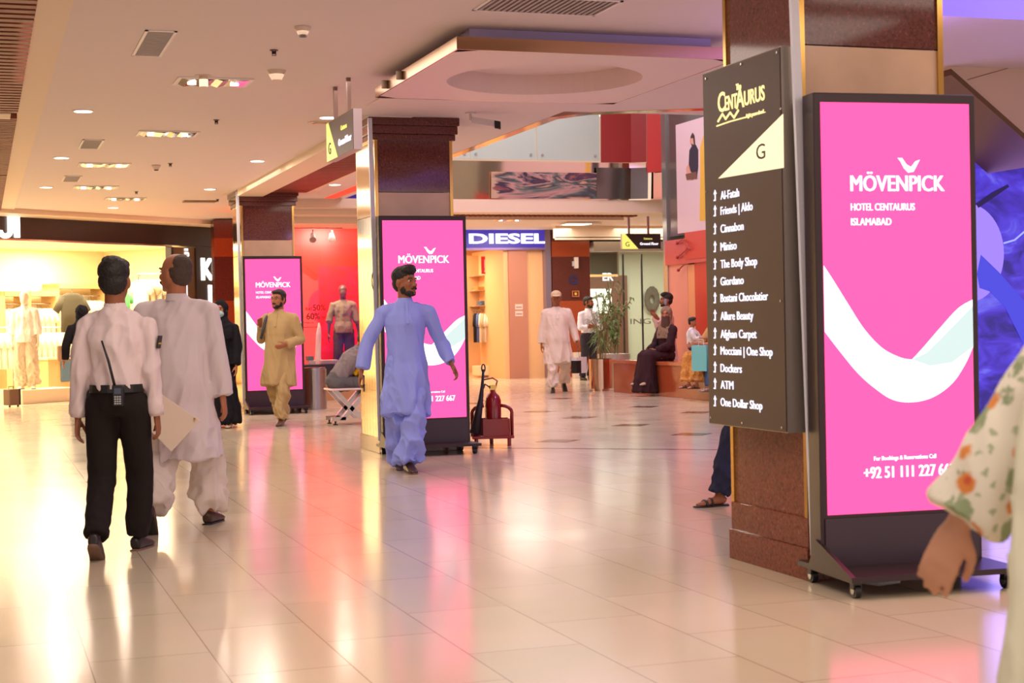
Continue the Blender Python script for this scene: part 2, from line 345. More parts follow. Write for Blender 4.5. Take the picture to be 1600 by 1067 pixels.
rb = band([(xp(940), 27.2), (xp(985), 27.15), (xp(1004), 27.0)], 4.2, 5.5, 0, .05, rdp, 'red_panel', None); rb.name = 'red_balcony_panel'; tag(rb, 'dark red curved panel at the end of the upper balcony', 'panel')
rb = band([(xp(1005), 27.0), (xp(1022), 26.75), (xp(1034), 26.45)], 4.0, 5.5, 0, .05, rdp2, 'red_panel', None); rb.name = 'red_balcony_panel'; tag(rb, 'brighter red panel at the curved corner of the upper balcony', 'panel')
struct('trim_8', MB().box((5.4, 27.25, 3.26), (xp(1055), 27.75, 3.5)).box((5.4, 28.3, 3.2), (12, 28.36, 3.29)), cmw, 'cream beam under the balcony fascia')
rs = MB()
for i in range(60): rs.box((6.2+i*.1, 28.0, 3.25), (6.26+i*.1, 28.25, 3.29))
tag(rs.build('slatted_ceiling_strip', slat_m, off=(6.2, 28, 3.25)), 'thin red-brown slatted strip in the ceiling before the jeans shop', 'ceiling slats')

# ---- outer walls closing the hall
wm = mat('wall_plain', (224, 196, 168), .6)
struct('wall_back', MB().box((-9, 41, 0), (20, 41.2, 7)), wm, 'far wall of the mall behind the shops')
struct('wall_right', MB().box((19.8, 8, 0), (20, 42, 7)), wm, 'right outer wall of the mall')
struct('wall_left', MB().box((-9.2, 2, 0), (-9, 42, 4)), wm, 'left outer wall of the mall')

# ---- columns
g_br = granite('granite_brown', (142, 80, 60), (190, 142, 120), (98, 50, 38))
g_dk = granite('granite_maroon', (108, 58, 52), (160, 114, 108), (76, 38, 36))
g_lt = mat('marble_pink', (200, 164, 138), .18, var=.12, vscale=3)
brass = mat('brass', (206, 164, 92), .18, 1)
brass2 = mat('brass_mirror', (214, 184, 146), .10, 1)
def column(y, label, side_brass, z_dark):
    X0, W = 3.60, .80
    t = thing('column', (X0+W/2, y+.02+W/2, 0), label, 'column'); o = t.location
    MB().box((X0, y, 0), (X0+W, y+W, .15)).box((X0+.01, y+.01, .15), (X0+W-.01, y+W-.01, .29)).build('base', g_br, t, off=o, bevel=.004)
    a = .025
    MB().box((X0+a, y+a, .29), (X0+W-a, y+W-a, z_dark-.34)).build('lower_shaft', g_br, t, off=o)
    MB().box((X0+a, y+a, z_dark-.34), (X0+W-a, y+W-a, z_dark)).build('pale_band', g_lt, t, off=o)
    MB().box((X0+a, y+a, z_dark+.006), (X0+W-a, y+W-a, 3.02)).build('upper_shaft', g_dk, t, off=o)
    for q in (0, 1): 
        for r in (0, 1):
            x = X0+.012+q*(W-.024-.03); yy = y+.012+r*(W-.024-.03)
            MB().box((x, yy, .29), (x+.03, yy+.03, 3.0)).build('brass_corner', brass, t, off=o)
    MB().box((X0-.015, y-.015, 3.0), (X0+W+.015, y+W+.015, 3.06)).box((X0-.035, y-.035, 3.06), (X0+W+.035, y+W+.035, 3.14)).box((X0-.05, y-.05, 3.14), (X0+W+.05, y+W+.05, CEIL-.002)).build('cornice', g_dk, t, off=o, bevel=.008)
    if side_brass:
        mb = MB(); n = 6
        for i in range(n): mb.box((X0+.008, y+.05+i*.117, .02), (X0+.02, y+.05+i*.117+.113, 2.28))
        mb.box((X0+.01, y+.05, 2.29), (X0+.022, y+W-.05, 3.02))
        mb.build('brass_cladding', brass2, t, off=o)
    return t
column(6.40, 'nearest granite column at right, carrying the floor directory board', False, 2.48)
column(14.56, 'middle granite column with brass-clad side behind the man in blue', True, 2.50)
column(22.63, 'farthest granite column at left of centre, behind the man in beige', True, 2.50)
silver = mat('silver_conduit', (206, 206, 218), .4, .0)
def conduit(y, label):
    a, b = V((3.56, y-.03, 3.2)), V((3.585, y-.07, .13))
    if y < 8: a = V((3.535, y-.02, 3.2)); b = V((3.60, y-.03, .13))
    mb = MB(); mb.obox(a+V((-.02, -.012, 0)), V((.04, 0, 0)), V((0, .02, 0)), b-a); tag(mb.build('cable_conduit', silver, off=b), label, 'conduit')
conduit(6.36, 'silver cable conduit running down the corner of the nearest column')
conduit(14.55, 'silver cable conduit on the corner of the middle column')
conduit(22.62, 'silver cable conduit on the corner of the farthest column')
lp = MB(); pts = [PY(588+5*math.cos(a)-2, 438+17*math.sin(a), 14.5) for a in [i*PI/6-.5 for i in range(12)]]
lp.tube(pts, .005, 6); tag(lp.build('cable_loop', blk, off=pts[0]), 'black cable loop hanging beside the middle column', 'cable')

# ---- LED poster standees
pink = emis('led_pink', (255, 75, 140), 1.6); white_e = emis('led_white', (255, 252, 255), 1.35); grey_e = emis('led_grey', (208, 226, 222), 1.0)
dkf = mat('frame_dark', (52, 36, 40), .35, .3); dkp = mat('lower_panel_dark', (56, 34, 50), .3); whl = mat('wheel_black', (24, 22, 22), .4)
steel = mat('steel', (190, 190, 190), .25, 1)
def standee(y, label):
    t = thing('led_poster_stand', (3.58, y, 0), label, 'advertising display', 'pink advertising standees'); W = .86
    MB().box((0, -.02, .08), (W, .10, 2.26)).build('frame', dkf, t, bevel=.006)
    MB().box((.035, -.026, .335), (W-.035, -.02, 2.215)).build('screen', pink, t)
    MB().box((.02, -.028, .10), (W-.02, -.0205, .318)).build('lower_panel', dkp, t)
    b = MB().box((-.01, -.34, .075), (W+.01, .22, .10)); b.add([(-.01, .1, .10), (-.01, -.34, .10), (-.01, .02, .22), (.012, .1, .10), (.012, -.34, .10), (.012, .02, .22)], [(0, 1, 2), (5, 4, 3), (0, 3, 4, 1), (1, 4, 5, 2), (2, 5, 3, 0)])
    b.build('base_plate', dkf, t)
    for wx in (.04, W-.04):
        for wy in (-.28, .16):
            k = MB().cyl((wx-.014, wy, .033), .033, .028, 20, 'x').build('caster_wheel', whl, t)
            MB().cyl((wx-.018, wy, .033), .017, .036, 14, 'x').build('hub', steel, k); MB().box((wx-.02, wy-.02, .04), (wx+.02, wy+.02, .076)).build('fork', whl, k)
    SX, SZ, SW, SH = .035, 2.215, .79, 1.88
    def P(u, v): return (SX+u*SW, SZ-v*SH)
    up = [(0, .395), (.06, .43), (.15, .485), (.26, .55), (.38, .598), (.5, .622), (.58, .628), (.66, .598), (.78, .55), (.9, .505), (1, .484)]
    lo = [(1, .60), (.94, .645), (.85, .69), (.72, .722), (.58, .733), (.45, .726), (.34, .70), (.22, .66), (.1, .605), (0, .555)]
    def cr(p, n=6):
        q = [p[0]]+p+[p[-1]]; o_ = []
        for i in range(1, len(q)-2):
            for k in range(n):
                t_ = k/n; o_.append(tuple(.5*(2*q[i][c]+(q[i+1][c]-q[i-1][c])*t_+(2*q[i-1][c]-5*q[i][c]+4*q[i+1][c]-q[i+2][c])*t_*t_+(3*q[i][c]-q[i-1][c]-3*q[i+1][c]+q[i+2][c])*t_**3) for c in (0, 1)))
        return o_+[p[-1]]
    up = cr(up[:7])+cr(up[6:])[1:]; lo = cr(lo)
    mb = MB(); mb.prism([P(u, v) for u, v in up+lo], (0, -.029, 0), (1, 0, 0), (0, 0, 1), (0, .003, 0)); mb.build('wave_graphic', white_e, t)
    g = [(.58, .628), (.7, .645), (.85, .638), (1, .60), (1, .50), (.9, .535), (.78, .578), (.68, .612)]
    tag(MB().prism([P(u, v) for u, v in g], (0, -.0295, 0), (1, 0, 0), (0, 0, 1), (0, .002, 0)).build('wave_shade_graphic', grey_e, t), 'pale grey underside of the printed ribbon')
    def T(s, u, v, h, wd, b=0, fat=0): text(s, h, (SX+u*SW, -.030, SZ-v*SH), FRONT, white_e, t, 'lettering', b, wd, .003, fat=fat)
    T('MÖVENPICK', .185, .215, .076, .635*SW, 0, .035)
    T('HOTEL CENTAURUS', .185, .262, .034, .43*SW, 0, .03); T('ISLAMABAD', .185, .298, .034, .27*SW, 0, .03)
    T('For Bookings & Reservations Call', .31, .872, .020, .42*SW, 0, .02); T('+92 51 111 227 667', .24, .915, .055, .62*SW, 0, .045)
    bird = [(.505, .134), (.535, .134), (.565, .150), (.595, .156), (.625, .142), (.655, .138), (.632, .154), (.61, .168), (.575, .170), (.545, .158), (.525, .143)]
    MB().prism([P(u, v) for u, v in bird], (0, -.030, 0), (1, 0, 0), (0, 0, 1), (0, .003, 0)).build('bird_logo', white_e, t)
    return t
st3 = standee(6.20, 'nearest large pink LED advertising stand at the right')
st3.location = (3.556, 6.212, 0); st3.scale = (.93, 1, .985); st3.rotation_euler = (0, 0, -.09)
standee(14.36, 'middle pink LED advertising stand behind the man in blue')
standee(22.40, 'farthest pink LED advertising stand behind the man in beige')
cb = MB(); cb.tube([(3.66, 6.36, .06), (3.7, 6.2, .03), (3.76, 6.05, .03), (3.82, 5.98, .05)], .011); tag(cb.build('power_cable', mat('cable_grey', (180, 176, 176), .5), off=(3.7, 6.2, 0)), 'grey power cable looping under the nearest pink display', 'cable')

# ---- directory board on the near column
brown = mat('sign_brown', (66, 47, 44), .45); gold_e = emis('gold_letter', (255, 226, 150), 1.25); cream_e = emis('cream_panel', (255, 232, 180), 1.15)
dsg = thing('directory_board', (3.5, 7.2, .69), 'tall brown floor directory board fixed to the nearest column', 'sign'); o = dsg.location
MB().box((3.505, 6.39, .69), (3.60, 7.2, 2.465)).build('box', mat('sign_side', (150, 140, 132), .35, .6), dsg, off=o)
MB().box((3.499, 6.395, .695), (3.505, 7.195, 2.46)).build('face_panel', brown, dsg, off=o)
def D(px, py): p = PX(px, py, 3.497); return p
tri = [D(1122, 279), D(1223, 178), D(1224, 262)]
me_ = MB().add([p for p in tri]+[p+V((.003, 0, 0)) for p in tri], [(0, 1, 2), (5, 4, 3), (0, 3, 4, 1), (1, 4, 5, 2), (2, 5, 3, 0)]); me_.build('lit_triangle', cream_e, dsg, off=o)
def DT(s, px, py, h, px2, m, b=.04, name='lettering', fat=0):
    a = D(px, py); z = PX(px2, py, 3.497); return text(s, h, a-o, LEFTF, m, dsg, name, b, abs(a.y-z.y), .003, fat=fat)
DT('G', 1182, 250, .075, 1196, mat('sign_black', (30, 26, 26), .5), .0)
DT('C', 1122, 176, .10, 1133, gold_e, .02); DT('ENT', 1133, 173, .072, 1152, gold_e, .02); DT('A', 1150, 170, .10, 1163, gold_e, .02); DT('URUS', 1163, 165, .072, 1195, gold_e, .02); DT('The', 1150, 141, .03, 1158, gold_e); DT('Light years ahead...', 1166, 184, .018, 1196, gold_e)
zz = [D(1122, 190), D(1129, 178), D(1134, 186), D(1141, 176), D(1147, 184), D(1154, 172)]
MB().tube(zz, .006, 6).build('swoosh', gold_e, dsg, off=o); MB().tube([D(1120, 197), D(1140, 190), D(1166, 183)], .004, 6).build('underline', gold_e, dsg, off=o)
w_l = emis('letter_white', (250, 240, 255), 1.2)
rows = [('Al-Fatah', 312, 1155), ('Friends | Aldo', 336, 1176), ('Cinnabon', 364, 1162), ('Miniso', 392, 1151), ('The Body Shop', 419, 1183), ('Giordano', 446, 1162), ('Bostani Chocolatier', 472, 1200), ('Allure Beauty', 499, 1177), ('Afghan Carpet', 527, 1182), ('Mocciani | One Shop', 553, 1207), ('Dockers', 580, 1159), ('ATM', 606, 1146), ('One Dollar Shop', 633, 1191)]
for s, py, p2 in rows:
    DT(s, 1126, py+1-(.0 if py > 480 else 1), .043, p2, w_l, .0, fat=.022)
    a = D(1117, py-5); MB().obox(a+V((0, -.006, -.022)), (0, .010, 0), (0, 0, .035), (.003, 0, 0)).add([a+V((0, .016, .012)), a+V((0, -.018, .012)), a+V((0, 0, .034)), a+V((.003, .016, .012)), a+V((.003, -.018, .012)), a+V((.003, 0, .034))], [(0, 1, 2), (5, 4, 3), (0, 3, 4, 1), (1, 4, 5, 2), (2, 5, 3, 0)]).obox(a+V((0, -.006, -.022)), (0, .022, 0), (0, 0, .007), (.003, 0, 0)).build('arrow', w_l, dsg, off=o)
sc = MB()
for px, py in ((1103, 123), (1214, 82), (1158, 100), (1111, 652), (1222, 668), (1160, 661), (1104, 300), (1220, 170), (1220, 470)): p = D(px, py); sc.cyl(p-V((.003, 0, 0)), .006, .005, 10, 'x')
sc.build('screw', steel, dsg, off=o)

# ---- hanging signs
yel_e = emis('sign_yellow_lit', (240, 226, 110), 1.0); mauve = mat('sign_side_mauve', (190, 170, 176), .4)
def hang(o, rz, wdt, hgt, top, label, post_m):
    t = thing('hanging_sign', o, label, 'sign', 'hanging ground floor signs', rz)     # local: face towards -Y, x to the right, origin lower left
    MB().box((0, 0, 0), (wdt, .07, hgt)).build('board', mauve, t); MB().box((0, -.003, 0), (wdt, 0, hgt)).build('face_panel', brown, t)
    MB().prism([(0, 0), (0, hgt), (.08*wdt, hgt), (.42*wdt, 0)], (0, -.006, 0), (1, 0, 0), (0, 0, 1), (0, .003, 0)).build('lit_triangle', yel_e, t)
    text('G', hgt*.32, (wdt*.08, -.008, hgt*.16), FRONT, mat('sign_black', (30, 26, 26), .5), t)
    text('Ground Floor', hgt*.17, (wdt*.46, -.005, hgt*.26), FRONT, w_l, t, 'lettering', .05, wdt*.48); text('Centaurus', hgt*.13, (wdt*.56, -.005, hgt*.62), FRONT, yel_e, t, 'lettering', .02, wdt*.22)
    for k in (.2, .7): MB().box((wdt*k-.02, .02, hgt), (wdt*k+.02, .05, top)).build('post', post_m, t)
    return t
hang((2.82, 13.02, 2.615), -PI/2, .98, .32, CEIL-2.615, 'ground floor sign hanging from the ceiling before the middle column', mat('post_brown', (130, 100, 92), .45))
pz = PY(972, 389, 28.4)
hang((pz.x, 28.4, pz.z), 0, .83, .30, 3.28-pz.z, 'distant ground floor sign hanging before the office glass', mat('post_mauve', (170, 130, 150), .4))

# ---- drop panel with round recess
dp = thing('ceiling_drop_panel', (4.08, 11.1, 3.05), 'square mirror-edged ceiling panel with a round recess above the walkway', 'ceiling panel')
mb = MB(); N = 48; ox, oy = 1.02, 1.12; R_ = .74; vs = []; 
outer = []
for i in range(N):
    a = 2*PI*i/N; c, s_ = math.cos(a), math.sin(a); k = min(ox/abs(c) if abs(c) > 1e-6 else 9, oy/abs(s_) if abs(s_) > 1e-6 else 9); outer.append((c*k, s_*k))
inner = [(R_*math.cos(2*PI*i/N), R_*math.sin(2*PI*i/N)) for i in range(N)]
vs = [(x, y, 0) for x, y in outer]+[(x, y, 0) for x, y in inner]+[(x, y, .155) for x, y in inner]+[(0, 0, .155)]
fs = []
for i in range(N):
    j = (i+1) % N; fs += [(i, j, N+j, N+i), (N+i, N+j, 2*N+j, 2*N+i), (2*N+i, 2*N+j, 3*N)]
mb.add(vs, fs); mb.build('panel', mat('panel_paint', (236, 212, 206), .5), dp)
MB().box((-ox-.012, -oy-.012, 0), (ox+.012, -oy, .085)).box((-ox-.012, oy, 0), (ox+.012, oy+.012, .085)).box((-ox-.012, -oy, 0), (-ox, oy, .085)).box((ox, -oy, 0), (ox+.012, oy, .085)).build('mirror_edge', mat('gold_satin', (188, 150, 116), .22, 1), dp)
MB().box((-ox+.12, -oy+.12, .09), (ox-.12, -oy+.14, .168)).box((-ox+.12, -oy+.14, .09), (-ox+.14, oy-.12, .168)).box((-ox+.14, oy-.14, .09), (ox-.12, oy-.12, .168)).box((ox-.14, -oy+.14, .09), (ox-.12, oy-.14, .168)).box((-.9, -.9, .160), (.9, .9, .165)).build('hanger_frame', mat('violet_grey', (176, 160, 190), .6), dp)
for (x, y) in ((-ox-.03, .3), (-ox-.03, .75)): MB().cyl((x, y, .02), .025, .06, 12).build('bracket', mat('dim_brown', (110, 84, 62), .5), dp)
# flat access covers
for px, py, l in ((640, 161, 'flat ceiling access hatch behind the mirror-edged panel'), (578, 187, 'flat ceiling access hatch over the middle column')):
    p = G(px, py, CEIL); tag(MB().box((p.x-.35, p.y-.3, CEIL-.006), (p.x+.35, p.y+.3, CEIL-.001)).box((p.x-.34, p.y-.29, CEIL-.009), (p.x+.34, p.y+.29, CEIL-.006)).build('access_hatch', cm, off=(p.x, p.y, CEIL)), l, 'hatch')

# ---- ceiling fittings
lit = emis('lamp_white', (255, 244, 225), 4.0)
dl0 = None
for px, py, l in ((130, 173, 'large round downlight at the upper left, nearest one on the left'), (96, 246, 'round downlight second in the left row'), (72, 292, 'round downlight third in the left row'), (177, 324, 'round downlight just above the clothes shop cornice'), (402, 251, 'round downlight left of the slatted strip'), (328, 295, 'small round downlight left of the farthest column'), (523, 288, 'round downlight right of the slatted strip beside the red strip'), (513, 183, 'round downlight behind the near hanging sign')):
    p = G(px, py, CEIL)
    if dl0 is None:
        dl0 = thing('downlight', (p.x, p.y, CEIL), l, 'ceiling light', 'round downlights')
        MB().cyl((0, 0, -.008), .095, .008, 32).build('trim_ring', mat('white_trim', (240, 232, 224), .4), dl0); MB().cyl((0, 0, -.011), .078, .004, 32).build('lens', lit, dl0)
    else: copy_tree(dl0, (p.x, p.y, CEIL), label=l)
    lg = bpy.data.lights.new('downlight_light', 'AREA'); lg.shape = 'DISK'; lg.size = .15; lg.energy = 9; lg.color = (1, .86, .68); lo = bpy.data.objects.new('downlight_light', lg); C.objects.link(lo); lo.location = (p.x, p.y, CEIL-.02)
chr_ = mat('chrome_reflector', (225, 220, 215), .12, 1)
rf0 = None
for px, py, l in ((333, 127, 'largest recessed chrome light tray near the top with a lamp stub'), (262, 208, 'second recessed chrome light tray beyond the largest one'), (163, 257, 'recessed chrome light tray beside the left downlights'), (150, 292, 'slim recessed light tray near the clothes shop, left one'), (196, 310, 'slim recessed light tray near the clothes shop, right one'), (795, 343, 'bright recessed light tray before the jeans shop')):
    p = G(px, py, CEIL if py < 330 else 3.28); z = CEIL if py < 330 else 3.28
    if rf0 is None:
        rf0 = thing('light_tray', (p.x, p.y, z), l, 'ceiling light', 'recessed light trays')
        MB().box((-.30, -.20, -.012), (.30, -.17, -.001)).box((-.30, .17, -.012), (.30, .2, -.001)).box((-.30, -.17, -.012), (-.27, .17, -.001)).box((.27, -.17, -.012), (.3, .17, -.001)).build('frame', mat('white_trim', (240, 232, 224), .4), rf0)
        r = MB(); n = 10
        for i in range(n):
            x0, x1 = -.27+.54*i/n, -.27+.54*(i+1)/n; h0, h1 = -.004-.02*abs(math.sin(i*1.3)), -.004-.02*abs(math.sin((i+1)*1.3))
            r.add([(x0, -.17, h0), (x1, -.17, h1), (x1, .17, h1), (x0, .17, h0)], [(0, 1, 2, 3)])
        r.build('reflector', chr_, rf0)
        MB().cyl((-.17, 0, -.03), .035, .02, 14).build('lamp', lit, rf0); MB().cyl((.17, 0, -.03), .035, .02, 14).build('lamp', lit, rf0)
        last = rf0
    else: copy_tree(rf0, (p.x, p.y, z), label=l)
p = G(318, 118, CEIL); tag(MB().cyl((p.x, p.y, CEIL-.004), .07, .003, 20).cyl((p.x, p.y, CEIL-.09), .035, .086, 16).build('lamp_stub', mat('cream_plastic', (226, 204, 184), .4), off=p), 'cream cylindrical fitting beside the largest light tray', 'ceiling fitting')
for px, py, sx, sy, n, l in ((240, 68, .105, .50, 22, 'long slotted air vent at the top left of the ceiling'), (142, 225, .11, .42, 16, 'slotted air vent between the left downlights'), (112, 279, .11, .4, 14, 'farthest slotted air vent on the left'), (855, 8, .42, .24, 20, 'wide slotted air vent at the top edge above the drop panel')):
    p = G(px, py, CEIL); t = thing('air_vent', (p.x, p.y, CEIL), l, 'air vent', 'ceiling air vents')
    MB().box((-sx, -sy, -.008), (-sx+.02, sy, -.001)).box((sx-.02, -sy, -.008), (sx, sy, -.001)).box((-sx, -sy, -.008), (sx, -sy+.02, -.001)).box((-sx, sy-.02, -.008), (sx, sy, -.001)).build('frame', mat('white_trim', (240, 232, 224), .4), t)
    MB().box((-sx+.02, -sy+.02, -.003), (sx-.02, sy-.02, -.001)).build('dark_back', mat('vent_back', (120, 92, 80), .7), t)
    m2 = MB()
    if sx < sy:
        for i in range(n): y = -sy+.03+(2*sy-.06)*i/n; m2.box((-sx+.02, y, -.009), (sx-.02, y+(2*sy-.06)/n*.45, -.004))
    else:
        for i in range(n): x = -sx+.03+(2*sx-.06)*i/n; m2.box((x, -sy+.02, -.009), (x+(2*sx-.06)/n*.45, sy-.02, -.004))
    m2.build('slats', mat('vent_slat', (176, 168, 164), .5), t)
for px, py, l in ((473, 42, 'white smoke detector near the top of the ceiling'), (244, 258, 'white smoke detector beside the farther sprinklers')):
    p = G(px, py, CEIL); t = thing('smoke_detector', (p.x, p.y, CEIL), l, 'smoke detector')
    MB().loft([((0, 0, -.001), .055, .055), ((0, 0, -.012), .055, .055), ((0, 0, -.03), .042, .042), ((0, 0, -.055), .03, .03)], 20).build('housing', mat('cream_plastic', (226, 204, 184), .4), t); MB().cyl((0, 0, -.066), .026, .012, 16).build('sensor', mat('sensor_dark', (70, 60, 56), .5), t)
for px, py, l in ((428, 78, 'sprinkler head nearest the smoke detector'), (338, 187, 'sprinkler head right of the second light tray'), (266, 255, 'sprinkler head beside the farther smoke detector'), (213, 299, 'sprinkler head above the clothes shop'), (340, 311, 'sprinkler head nearest the farthest column')):
    p = G(px, py, CEIL); t = thing('sprinkler_head', (p.x, p.y, CEIL), l, 'sprinkler', 'ceiling sprinklers')
    MB().cyl((0, 0, -.006), .03, .005, 16).build('flange', mat('sprinkler_metal', (110, 90, 84), .4, .6), t); MB().cyl((-.012, 0, -.035), .004, .03, 6).cyl((.012, 0, -.035), .004, .03, 6).cyl((0, 0, -.03), .01, .02, 8).cyl((0, 0, -.042), .018, .004, 12).build('nozzle', mat('sprinkler_dark', (60, 48, 46), .4, .6), t)
p = G(432, 110, CEIL); tag(MB().loft([((p.x, p.y, CEIL-.001), .075, .075), ((p.x, p.y, CEIL-.01), .07, .07), ((p.x, p.y, CEIL-.075), .04, .04), ((p.x, p.y, CEIL-.08), .03, .03)], 24).build('cone_speaker', mat('cream_plastic', (226, 204, 184), .4), off=p, smooth=False), 'cream cone-shaped ceiling speaker below the sprinkler', 'speaker')
p = G(500, 191, CEIL); tag(MB().cyl((p.x, p.y, CEIL-.008), .12, .007, 28).cyl((p.x, p.y, CEIL-.02), .07, .012, 28).build('round_vent', mat('cream_plastic', (226, 204, 184), .4), off=p), 'round flat ceiling diffuser beside the hanging sign', 'air vent')
p = G(312, 314, CEIL); tag(MB().box((p.x-.25, p.y-.12, CEIL-.02), (p.x+.25, p.y+.12, CEIL-.002)).build('ceiling_grille', mat('grille_dark', (150, 116, 84), .5), off=p), 'thin dark grille left of the farthest column', 'air vent')
# security camera
p = G(735, 176, CEIL); t = thing('security_camera', (p.x, p.y, CEIL), 'white bullet security camera on the ceiling right of the middle column', 'camera')
MB().cyl((0, 0, -.012), .05, .011, 18).chain([((0, 0, -.01), .012), ((0, 0, -.06), .014), ((.04, -.01, -.07), .02)]).build('mount', mat('camera_white', (214, 204, 204), .4), t)
MB().obox((0, -.035, -.10), (.20, -.09, -.045), (.02, .05, 0), (0, .0, .06)).build('housing', mat('camera_white', (214, 204, 204), .4), t, bevel=.006); MB().obox((.195, -.128, -.155), (.05, -.022, -.011), (.024, .056, 0), (0, 0, .07)).build('visor', blk, t)

# ---- violet cove and right-hand background
vio = emis('violet_cove', (140, 110, 255), 1.1)
p = G(1545, 18, CEIL); tag(MB().box((5.0, 7.9, CEIL-.01), (7.6, 8.95, CEIL-.001)).build('cove_light', vio, off=(5.55, 9, CEIL)), 'violet blue lit ceiling cove at the top right corner', 'ceiling light')
area((5.6, 8.2, 2.85), .5, 26, (.42, .22, 1), (PI, 0, 0), 2.4, name='cove_uplight')
# purple event screen
def moon_mat():
    m = bpy.data.materials.new('event_screen'); m.use_nodes = True; nt = m.node_tree; b = nt.nodes['Principled BSDF']; L = nt.links
    tc = nt.nodes.new('ShaderNodeTexCoord'); mp = nt.nodes.new('ShaderNodeMapping'); mp.inputs['Scale'].default_value = (1, 1, 2.2); mp.inputs['Rotation'].default_value = (0, .5, 0); L.new(tc.outputs['Object'], mp.inputs[0])
    n = nt.nodes.new('ShaderNodeTexNoise'); n.inputs['Scale'].default_value = 2.4; n.inputs['Detail'].default_value = 6; n.inputs['Distortion'].default_value = 1.0; L.new(mp.outputs[0], n.inputs[0])
    r = nt.nodes.new('ShaderNodeValToRGB'); e = r.color_ramp.elements; e[0].position = .35; e[0].color = lin((44, 26, 130)); e[1].position = .75; e[1].color = lin((120, 120, 240))
    x = e.new(.5); x.color = lin((70, 44, 190)); x = e.new(.6); x.color = lin((80, 60, 215))
    L.new(n.outputs['Fac'], r.inputs[0]); L.new(r.outputs[0], b.inputs['Emission Color']); b.inputs['Emission Strength'].default_value = .9; b.inputs['Base Color'].default_value = (0, 0, 0, 1); b.inputs['Roughness'].default_value = .3; return m
YS = 11.9
t = thing('event_screen', (8.25, YS, 0), 'large violet backlit screen with a pale moon at the right edge', 'screen')
MB().box((0, 0, 0.02), (3.4, .12, 2.78)).build('panel', moon_mat(), t)
q = PY(1512, 395, YS); mn = [(q.x-8.25+.38*math.cos(a), q.z+.44*math.sin(a)) for a in [2*PI*i/48 for i in range(48)]]
MB().prism(mn, (0, -.004, 0), (1, 0, 0), (0, 0, 1), (0, .003, 0)).build('moon_graphic', emis('moon', (160, 130, 245), .95), t)
q = PY(1500, 480, YS)
def SP(x, y): p = PY(x, y, YS); return (p.x-8.25, p.z)
MB().prism([SP(1526, 428), SP(1532, 398), SP(1560, 425), SP(1600, 470), SP(1600, 540), SP(1570, 480), SP(1545, 455), SP(1530, 450)], (0, -.006, 0), (1, 0, 0), (0, 0, 1), (0, .002, 0)).build('wave_graphic', emis('blue_wave', (76, 74, 214), .95), t)
MB().prism([SP(1524, 318), SP(1550, 300), SP(1574, 288), SP(1576, 292), SP(1556, 306), SP(1528, 325)], (0, -.008, 0), (1, 0, 0), (0, 0, 1), (0, .002, 0)).build('branch_graphic', emis('branch_dark', (60, 44, 110), .5), t)
MB().tube([(SP(1600, 362)[0], -.004, SP(1600, 362)[1]), (SP(1585, 375)[0], -.004, SP(1585, 375)[1]), (SP(1568, 380)[0], -.004, SP(1568, 380)[1])], .008, 6).build('light_streak', emis('streak', (160, 170, 255), 1), t)
area((6.6, 12.7, 3.15), .8, 45, (.55, .42, 1), name='added_violet_fill')  # added violet lamp without a fitting, tints the floor lilac
area((9.2, YS-.2, 1.5), 1.6, 22, (.42, .32, 1), (-PI/2, 0, 0), 2.2, name='event_screen_glow')
# escalator side
t = thing('escalator', (7.9, 10.8, 2.6), 'cream panelled escalator underside sloping down at the top right', 'escalator'); o = t.location
YE = 10.8
a, b = PY(1484, 108, YE), PY(1640, 246, YE); c_, d2 = PY(1640, 40, YE), PY(1484, 36, YE)
MB().prism([(a.x, a.z), (b.x, b.z), (c_.x, c_.z), (d2.x, d2.z)], (0, YE, 0), (1, 0, 0), (0, 0, 1), (0, .8, 0)).build('side_panel', mat('escal_cream', (214, 182, 158), .5), t, off=o)
MB().obox(a+V((0, -.02, -.05)), b-a, (0, .86, 0), (0, 0, .05)).build('edge_rail', mat('bronze_rail', (112, 80, 56), .35, .6), t, off=o)
s1, s2 = PY(1512, 125, YE-.004), PY(1600, 100, YE-.004); MB().obox(s1, s2-s1, (0, .003, 0), (0, 0, .006)).build('panel_seam', mat('seam', (120, 84, 70), .6), t, off=o)
# cream wall behind the screen
t_w = MB().box((7.6, 15.5, 0), (19.8, 15.7, 6)); 
# ---- wall behind the escalator
ORD = ['first', 'second', 'third', 'fourth', 'fifth', 'sixth', 'seventh', 'eighth', 'ninth', 'tenth', 'eleventh', 'twelfth', 'thirteenth', 'fourteenth', 'fifteenth']
struct('wall_atrium_right', MB().box((10.4, 15.6, 0), (19.8, 15.75, 6)), mat('green_wall', (176, 180, 160), .25), 'pale green wall behind the escalator')
for i, (px, py) in enumerate(((1541, 196), (1581, 204))):
    p = PY(px, py, 15.58); tag(MB().box((p.x-.12, 15.56, p.z-.015), (p.x+.12, 15.595, p.z+.015)).build('wall_lamp', lit, off=p), ('left', 'right')[i]+' small bright lamp on the pale green wall above the violet screen', 'lamp')

